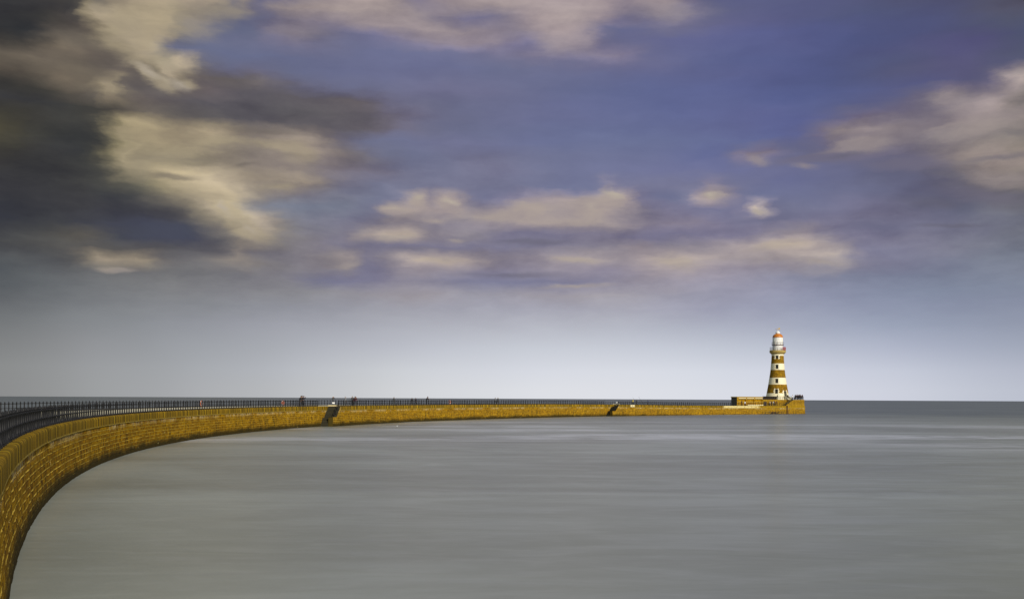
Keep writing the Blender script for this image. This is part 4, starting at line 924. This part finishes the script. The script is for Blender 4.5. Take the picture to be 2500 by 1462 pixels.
# ------------------------------------------------------------------ people
SKIN = flat("skin", (.30, .17, .115), .6, .1)
SHOE = flat("shoe_leather", (.02, .018, .016), .6, .2)
HAIRS = {k: flat("hair_"+k, c, .6, .2) for k, c in (('dark', (.02, .014, .01)), ('brown', (.07, .04, .02)), ('fair', (.35, .25, .12)), ('grey', (.35, .34, .32)))}
CL = {k: flat("cloth_"+k, c, .85, .2) for k, c in (('black', (.012, .012, .014)), ('navy', (.015, .018, .035)), ('grey', (.06, .065, .07)), ('paleg', (.17, .18, .20)), ('red', (.045, .012, .012)), ('brown', (.06, .035, .02)),
                                                 ('white', (.72, .72, .70)), ('yellow', (.55, .45, .06)), ('olive', (.10, .09, .03)), ('blue', (.04, .06, .13)), ('tan', (.42, .33, .20)), ('plum', (.05, .02, .035)))}
def person(loc, face, label, coat='black', legs='black', hair='dark', pose='stand', h=1.70, hat=None, group=None, hold=None):
    """face: unit vector the person looks along. Body: skinned skeleton in local space (x right, y forward)."""
    k = h/1.72
    J = {}
    lean = {'lean': .30, 'sit': .05, 'walk': .05, 'photo': .03}.get(pose, 0)
    drop = .43 if pose == 'sit' else 0
    J['pelvis'] = (0, 0, .94-drop); J['waist'] = (0, lean*.25, 1.10-drop); J['chest'] = (0, lean*.62, 1.32-drop-lean*.08); J['neck'] = (0, lean*.86, 1.48-drop-lean*.16); J['skull'] = (0, lean*.95+.02, 1.60-drop-lean*.18)
    cy, cz = J['chest'][1], J['chest'][2]
    for s, S in ((-1, 'L'), (1, 'R')):
        J['sh'+S] = (s*.175, cy+.01, cz+.09)
        if pose == 'lean': J['el'+S] = (s*.24, cy+.20, cz-.14); J['wr'+S] = (s*.12, cy+.40, cz-.22)
        elif pose == 'photo': J['el'+S] = (s*.25, cy+.16, cz-.08); J['wr'+S] = (s*.08, cy+.30, cz+.16)
        elif pose == 'sit': J['el'+S] = (s*.25, cy+.03, cz-.18); J['wr'+S] = (s*.15, cy+.27, cz-.27)
        elif pose == 'walk': J['el'+S] = (s*.24, cy-s*.12, cz-.18); J['wr'+S] = (s*.23, cy+.02-s*.16, cz-.42)
        elif pose == 'rod': J['el'+S] = (s*.24, cy+.12, cz-.16); J['wr'+S] = (s*.06, cy+.36-.1*s, cz-.10)
        else: J['el'+S] = (s*.245, cy-.03, cz-.19); J['wr'+S] = (s*.235, cy+.05, cz-.43)
        J['hip'+S] = (s*.095, 0, .89-drop)
        if pose == 'sit': J['kn'+S] = (s*.13, .43, .49); J['an'+S] = (s*.13, .40, .09)
        elif pose == 'walk': J['kn'+S] = (s*.10, .10*s+.06, .49); J['an'+S] = (s*.10, .26*s-.02, .09)
        else: J['kn'+S] = (s*.12, .02, .49); J['an'+S] = (s*.13, -.02, .085)
        a = J['an'+S]; J['toe'+S] = (a[0]+s*.03, a[1]+.17, .04)
    E_ = [('pelvis', 'waist'), ('waist', 'chest'), ('chest', 'neck'), ('neck', 'skull')]
    for S in 'LR': E_ += [('chest', 'sh'+S), ('sh'+S, 'el'+S), ('el'+S, 'wr'+S), ('pelvis', 'hip'+S), ('hip'+S, 'kn'+S), ('kn'+S, 'an'+S), ('an'+S, 'toe'+S)]
    RAD = {'pelvis': (.155, .12), 'waist': (.145, .115), 'chest': (.165, .125), 'neck': (.062, .062), 'skull': (.078, .092), 'sh': (.078, .075), 'el': (.052, .052), 'wr': (.036, .034), 'hip': (.098, .098), 'kn': (.066, .068), 'an': (.048, .05), 'toe': (.045, .035)}
    names = list(J); me = bpy.data.meshes.new("body_skeleton"); me.from_pydata([Vector(J[q])*k for q in names], [(names.index(a), names.index(b)) for a, b in E_], [])
    tmp = bpy.data.objects.new("body", me); col.objects.link(tmp)
    sk = tmp.modifiers.new("skin", 'SKIN'); sk.use_smooth_shade = True
    for i, q in enumerate(names):
        r = RAD.get(q) or RAD[q[:-1]]; d = me.skin_vertices[0].data[i]; d.radius = (r[0]*k, r[1]*k); d.use_root = (q == 'pelvis')
    ss = tmp.modifiers.new("sub", 'SUBSURF'); ss.levels = 1; ss.render_levels = 1
    dg = bpy.context.evaluated_depsgraph_get(); body_me = bpy.data.meshes.new_from_object(tmp.evaluated_get(dg))
    bpy.data.objects.remove(tmp); bpy.data.meshes.remove(me)
    mats = [CL[coat], CL[legs], SKIN, SHOE]
    for m_ in mats: body_me.materials.append(m_)
    J = {q: Vector(v)*k for q, v in J.items()}
    def dseg(p, a, b):
        ab = b-a; f = max(0, min(1, (p-a).dot(ab)/ab.length_squared)); return (p-a-ab*f).length
    bone_m = {'skull': 2, 'kn': 1, 'an': 1, 'toe': 3, 'hip': 1}
    for f in body_me.polygons:
        c = f.center; best, bd = None, 9
        for a, b in E_:
            d = dseg(c, J[a], J[b])-(RAD.get(b) or RAD[b[:-1]])[0]*k*.5
            if d < bd: bd, best = d, b
        key = best if best in bone_m else best[:-1]
        f.material_index = bone_m.get(key, 0)
        if key == 'hip' and c.z > (.86-drop)*k: f.material_index = 0
        f.use_smooth = True
    bm = bmesh.new(); bm.from_mesh(body_me)
    # face: nose, ears, eyes
    hc = J['skull']
    def ball(c, r, mi, sx_=1, sy_=1, sz_=1):
        rr = bmesh.ops.create_icosphere(bm, subdivisions=1, radius=r, matrix=Matrix.Translation(c) @ Matrix.Diagonal((sx_, sy_, sz_, 1)))
        for v in rr['verts']:
            for f in v.link_faces: f.material_index = mi
    ball(hc+Vector((0, 0, .015))*k, .105*k, 2, .78, .95, 1.12)
    ball(hc+Vector((0, .108, -.005))*k, .02*k, 2, .8, 1.1, 1.4)
    for s in (-1, 1):
        ball(hc+Vector((s*.084, .0, 0))*k, .026*k, 2, .4, .8, 1.2); ball(hc+Vector((s*.033, .090, .025))*k, .011*k, 3)
    ball(hc+Vector((0, .094, -.048))*k, .014*k, 0, 1.8, .5, .5)
    # hands: palm and five bent fingers each
    def stick(a, b, c, r):
        for p0, p1, r0, r1 in ((a, b, r, r*.92), (b, c, r*.92, r*.75)):
            d = p1-p0; rot = d.to_track_quat('Z', 'Y').to_matrix().to_4x4()
            q = bmesh.ops.create_cone(bm, cap_ends=True, segments=6, radius1=r0, radius2=r1, depth=d.length, matrix=Matrix.Translation((p0+p1)/2) @ rot)
            for v in q['verts']:
                for f in v.link_faces: f.material_index = 2
    for S, s in (('L', -1), ('R', 1)):
        w = J['wr'+S]; d = (w-J['el'+S]).normalized(); side = d.cross(Vector((0, 1, 0)) if abs(d.y) < .8 else Vector((0, 0, 1))).normalized(); cur = d.cross(side).normalized()
        pc = w+d*.05*k; ball(pc, .045*k, 2, 1, 1, 1)
        for i, ln in enumerate((.070, .080, .076, .062)):
            b0 = w+d*.075*k+side*(i-1.5)*.019*k; b1 = b0+d*ln*.55*k+cur*.008*k; b2 = b1+(d*.7+cur*.7)*ln*.5*k; stick(b0, b1, b2, .0085*k)
        b0 = w+d*.03*k-side*.035*k; b1 = b0+(d*.6-side*.7)*.035*k; b2 = b1+(d*.9-side*.1)*.03*k; stick(b0, b1, b2, .010*k)
    bm.to_mesh(body_me); bm.free()
    f = Vector((face[0], face[1], 0)).normalized(); ang = math.atan2(f.y, f.x)-math.pi/2
    root = empty("person", label, "person", group, loc=loc); root.rotation_euler = (0, 0, ang)
    body_me.name = "body"; bo = bpy.data.objects.new("body", body_me); col.objects.link(bo); bo.parent = root
    hb = MB(); rows = []
    for i in range(7):
        t_ = i/6; z = math.sin(t_*math.pi/2*.98+(-.35 if i == 0 else 0)); rr = math.cos(t_*math.pi/2*.98)
        rows.append([hc+Vector((rr*.090*math.cos(a), rr*.108*math.sin(a)-.012, .035+z*.105+(.03 if math.sin(a) > .3 and i < 2 else -.03 if i < 2 else 0)))*k for a in [2*math.pi*j/12 for j in range(12)]])
    hb.grid(rows, closed=True); hb.face(rows[-1])
    hb.build("woolly_hat" if hat else "hair", CL[hat] if hat else HAIRS[hair], root, smooth=True)
    return root
def on_deck(px, b):
    s = sx(px, b); p, t, n = frame(s); return s, Wp(s, b, zt(s)-.025 if b > .7 else zt(s)+.01), Vector((t.x, t.y, 0)), Vector((n.x, n.y, 0))
def deck_person(px, b, face, label, **kw):
    s, p, t, n = on_deck(px, b); fv = {'harbour': n, 'sea': -n, 'out': t, 'back': -t, 'cam': (n-t)}[face]
    return person(p, fv, label, **kw)
GW = "walkers and watchers on the pier"
# the trio at the railing
deck_person(731.5, 1.0, 'harbour', "person in black coat, left one of the huddled trio leaning on the railing", coat='black', legs='black', hair='brown', pose='lean', h=1.80, group=GW)
deck_person(737.0, 1.35, 'cam', "person in brown jacket in the middle of the huddled trio at the railing", coat='brown', legs='black', hair='dark', pose='stand', h=1.80, group=GW)
deck_person(741.0, 1.0, 'harbour', "person in navy jacket, right one of the huddled trio, raising hands to the face", coat='navy', legs='black', hair='brown', pose='photo', h=1.76, group=GW)
deck_person(813.5, 1.6, 'cam', "person in grey coat and white hat standing above the nearer steps", coat='grey', legs='navy', pose='photo', hat='white', h=1.74, group=GW)
deck_person(843.5, 3.0, 'out', "person in mid grey clothes walking out along the pier between the steps and the couple", coat='paleg', legs='grey', hair='grey', pose='walk', h=1.72, group=GW)
deck_person(861.0, 1.5, 'out', "person in grey jacket standing behind the dark red coat, right of the nearer steps", coat='grey', legs='black', hair='grey', h=1.80, group=GW)
deck_person(863.8, .95, 'harbour', "person in dark red coat leaning on the railing right of the nearer steps", coat='red', legs='black', pose='lean', h=1.78, group=GW)
deck_person(867.5, 1.1, 'cam', "person in plum jacket with hands raised, right of the dark red coat", coat='plum', legs='black', hair='brown', pose='photo', h=1.66, group=GW)
deck_person(961, 6.0, 'out', "lone person in grey walking out, left of the leaning man", coat='grey', legs='grey', hair='grey', pose='walk', h=1.70, group=GW)
deck_person(1006, 4.0, 'back', "short person in black walking back, left of the leaning man", coat='black', legs='black', pose='walk', h=1.50, group=GW)
deck_person(1015, 4.6, 'back', "short person in navy walking back close to the leaning man", coat='navy', legs='black', pose='walk', h=1.50, group=GW)
deck_person(1041, 1.0, 'harbour', "dark-coated person leaning forward on the harbour railing alone, midway along the pier", coat='black', legs='black', pose='lean', h=1.86, group=GW)
deck_person(1209, 3.0, 'out', "person in mid grey walking out in a pair, left one, near mid pier", coat='paleg', legs='black', hair='grey', pose='walk', h=1.70, group=GW)
deck_person(1215.5, 3.2, 'out', "person in grey walking out in a pair, right one, near mid pier", coat='grey', legs='black', hair='fair', pose='walk', h=1.70, group=GW)
GA = "anglers at the seaward railing"
deck_person(1545.5, PW+.9, 'sea', "angler in yellow jacket at the seaward railing below the two rods", coat='yellow', legs='black', pose='rod', h=1.72, group=GA)
deck_person(1554.5, PW+.9, 'sea', "angler in dark grey crouched between the two rods", coat='navy', legs='black', pose='rod', h=1.60, group=GA)
deck_person(1582, PW+.9, 'sea', "angler in navy standing alone right of the two rods", coat='blue', legs='black', pose='stand', h=1.76, group=GA)
def rod(px0, y0, px1, y1, label):
    s = sx(px1, PW+1.4); base = Wp(s, PW+1.4, zt(s)+.15)
    root = empty("fishing_rod", label, "fishing rod", "fishing rods on the seaward railing", loc=base)
    Y = base.y; X0 = (px0-1250)/2500*Y; z0 = EYE-(y0-(971.3+.0048*(px0-1250)))/2500*Y
    tip = Vector((X0, Y+1.2, z0))-base
    mb = MB(); mb.tube([(0, 0, 0), tip*.3, tip*.6+Vector((0, 0, .03)), tip], [.03, .026, .02, .012], 6); mb.build("blank", M_IRON, root)
    mb = MB(); mb.lathe([(.03, -.06), (.055, -.05), (.055, .05), (.03, .06)], tip*.16+Vector((0, .08, 0)), 10); mb.build("reel", M_RAILG, root)
rod(1545, 968.5, 1556, 981, "dark fishing rod slanting up over the seaward railing, left of two, above the yellow angler")
rod(1560, 968.0, 1571, 981, "dark fishing rod slanting up over the seaward railing, right of two")
# pier head
GH = "visitors on the pier head"
deck_person(1811.5, 1.6, 'out', "person in dark maroon walking past the shelter front", coat='plum', legs='black', pose='walk', h=1.80, group=GH)
deck_person(1818.5, 2.2, 'cam', "person in white top beside the maroon walker, against the shelter", coat='white', legs='brown', hair='fair', h=1.55, group=GH)
for px, b, coat, legs, lab, pose in ((1879.5, 2.5, 'tan', 'black', "person in tan coat, leftmost of those below the platform wall", 'stand'), (1883.5, 2.3, 'black', 'black', "person in black, second from the left below the platform wall", 'stand'),
                                     (1887.6, 2.5, 'white', 'grey', "person in white top, third from the left below the platform wall", 'photo'), (1891, 2.2, 'brown', 'black', "person in brown jacket, fourth from the left below the platform wall", 'stand'),
                                     (1895, 2.5, 'red', 'black', "person in dark red coat, rightmost of those below the platform wall", 'lean')):
    deck_person(px, b, 'harbour', lab, coat=coat, legs=legs, pose=pose, h=1.66, group=GH)
def plat_person(px, b, face, label, **kw):
    s = sx(px, b); p, t, n = frame(s); fv = {'harbour': Vector((n.x, n.y, 0)), 'sea': Vector((-n.x, -n.y, 0)), 'out': Vector((t.x, t.y, 0)), 'back': Vector((-t.x, -t.y, 0))}[face]
    return person(Wp(s, b, ZP+.005), fv, label, group=GH, **kw)
plat_person(1898, B_IN+.55, 'harbour', "person in olive coat standing at the end of the boarded screen", coat='olive', legs='olive', hair='fair', h=1.72)
plat_person(1923.5, B_IN+1.6, 'out', "person in black standing by the lighthouse door steps", coat='black', legs='black', h=1.76)
plat_person(1935, 2.2, 'harbour', "person in white top and dark trousers standing apart, left of the crowd at the head", coat='white', legs='black', h=1.66)
for px, b, coat, lab, pose, h in ((1943, 1.3, 'black', "person in black, leftmost of the crowd at the pier end", 'stand', 1.74), (1946, 2.0, 'plum', "person in plum coat in the crowd at the pier end, second from its left", 'stand', 1.78),
                                  (1949.5, 1.2, 'navy', "person in navy with raised hands in the crowd at the pier end", 'photo', 1.66), (1952.5, 1.6, 'black', "tall person in black in the middle of the crowd at the pier end", 'stand', 1.84),
                                  (1954.5, 2.4, 'brown', "person in brown coat behind the tall one in the crowd at the pier end", 'stand', 1.76), (1957, 1.3, 'red', "person in dark red coat, rightmost but one of the crowd at the pier end", 'lean', 1.76),
                                  (1941, 2.6, 'grey', "person in grey at the left rear of the crowd at the pier end", 'stand', 1.72), (1947.7, 2.8, 'black', "person in black at the rear of the crowd at the pier end, near its middle", 'stand', 1.80),
                                  (1951, 2.2, 'plum', "person in plum coat raising hands, right of mid crowd at the pier end", 'photo', 1.70), (1959.5, 1.8, 'black', "person in black, rightmost of the crowd at the pier end", 'stand', 1.70)):
    plat_person(px, b, 'harbour', lab, coat=coat, legs='black', pose=pose, h=h)
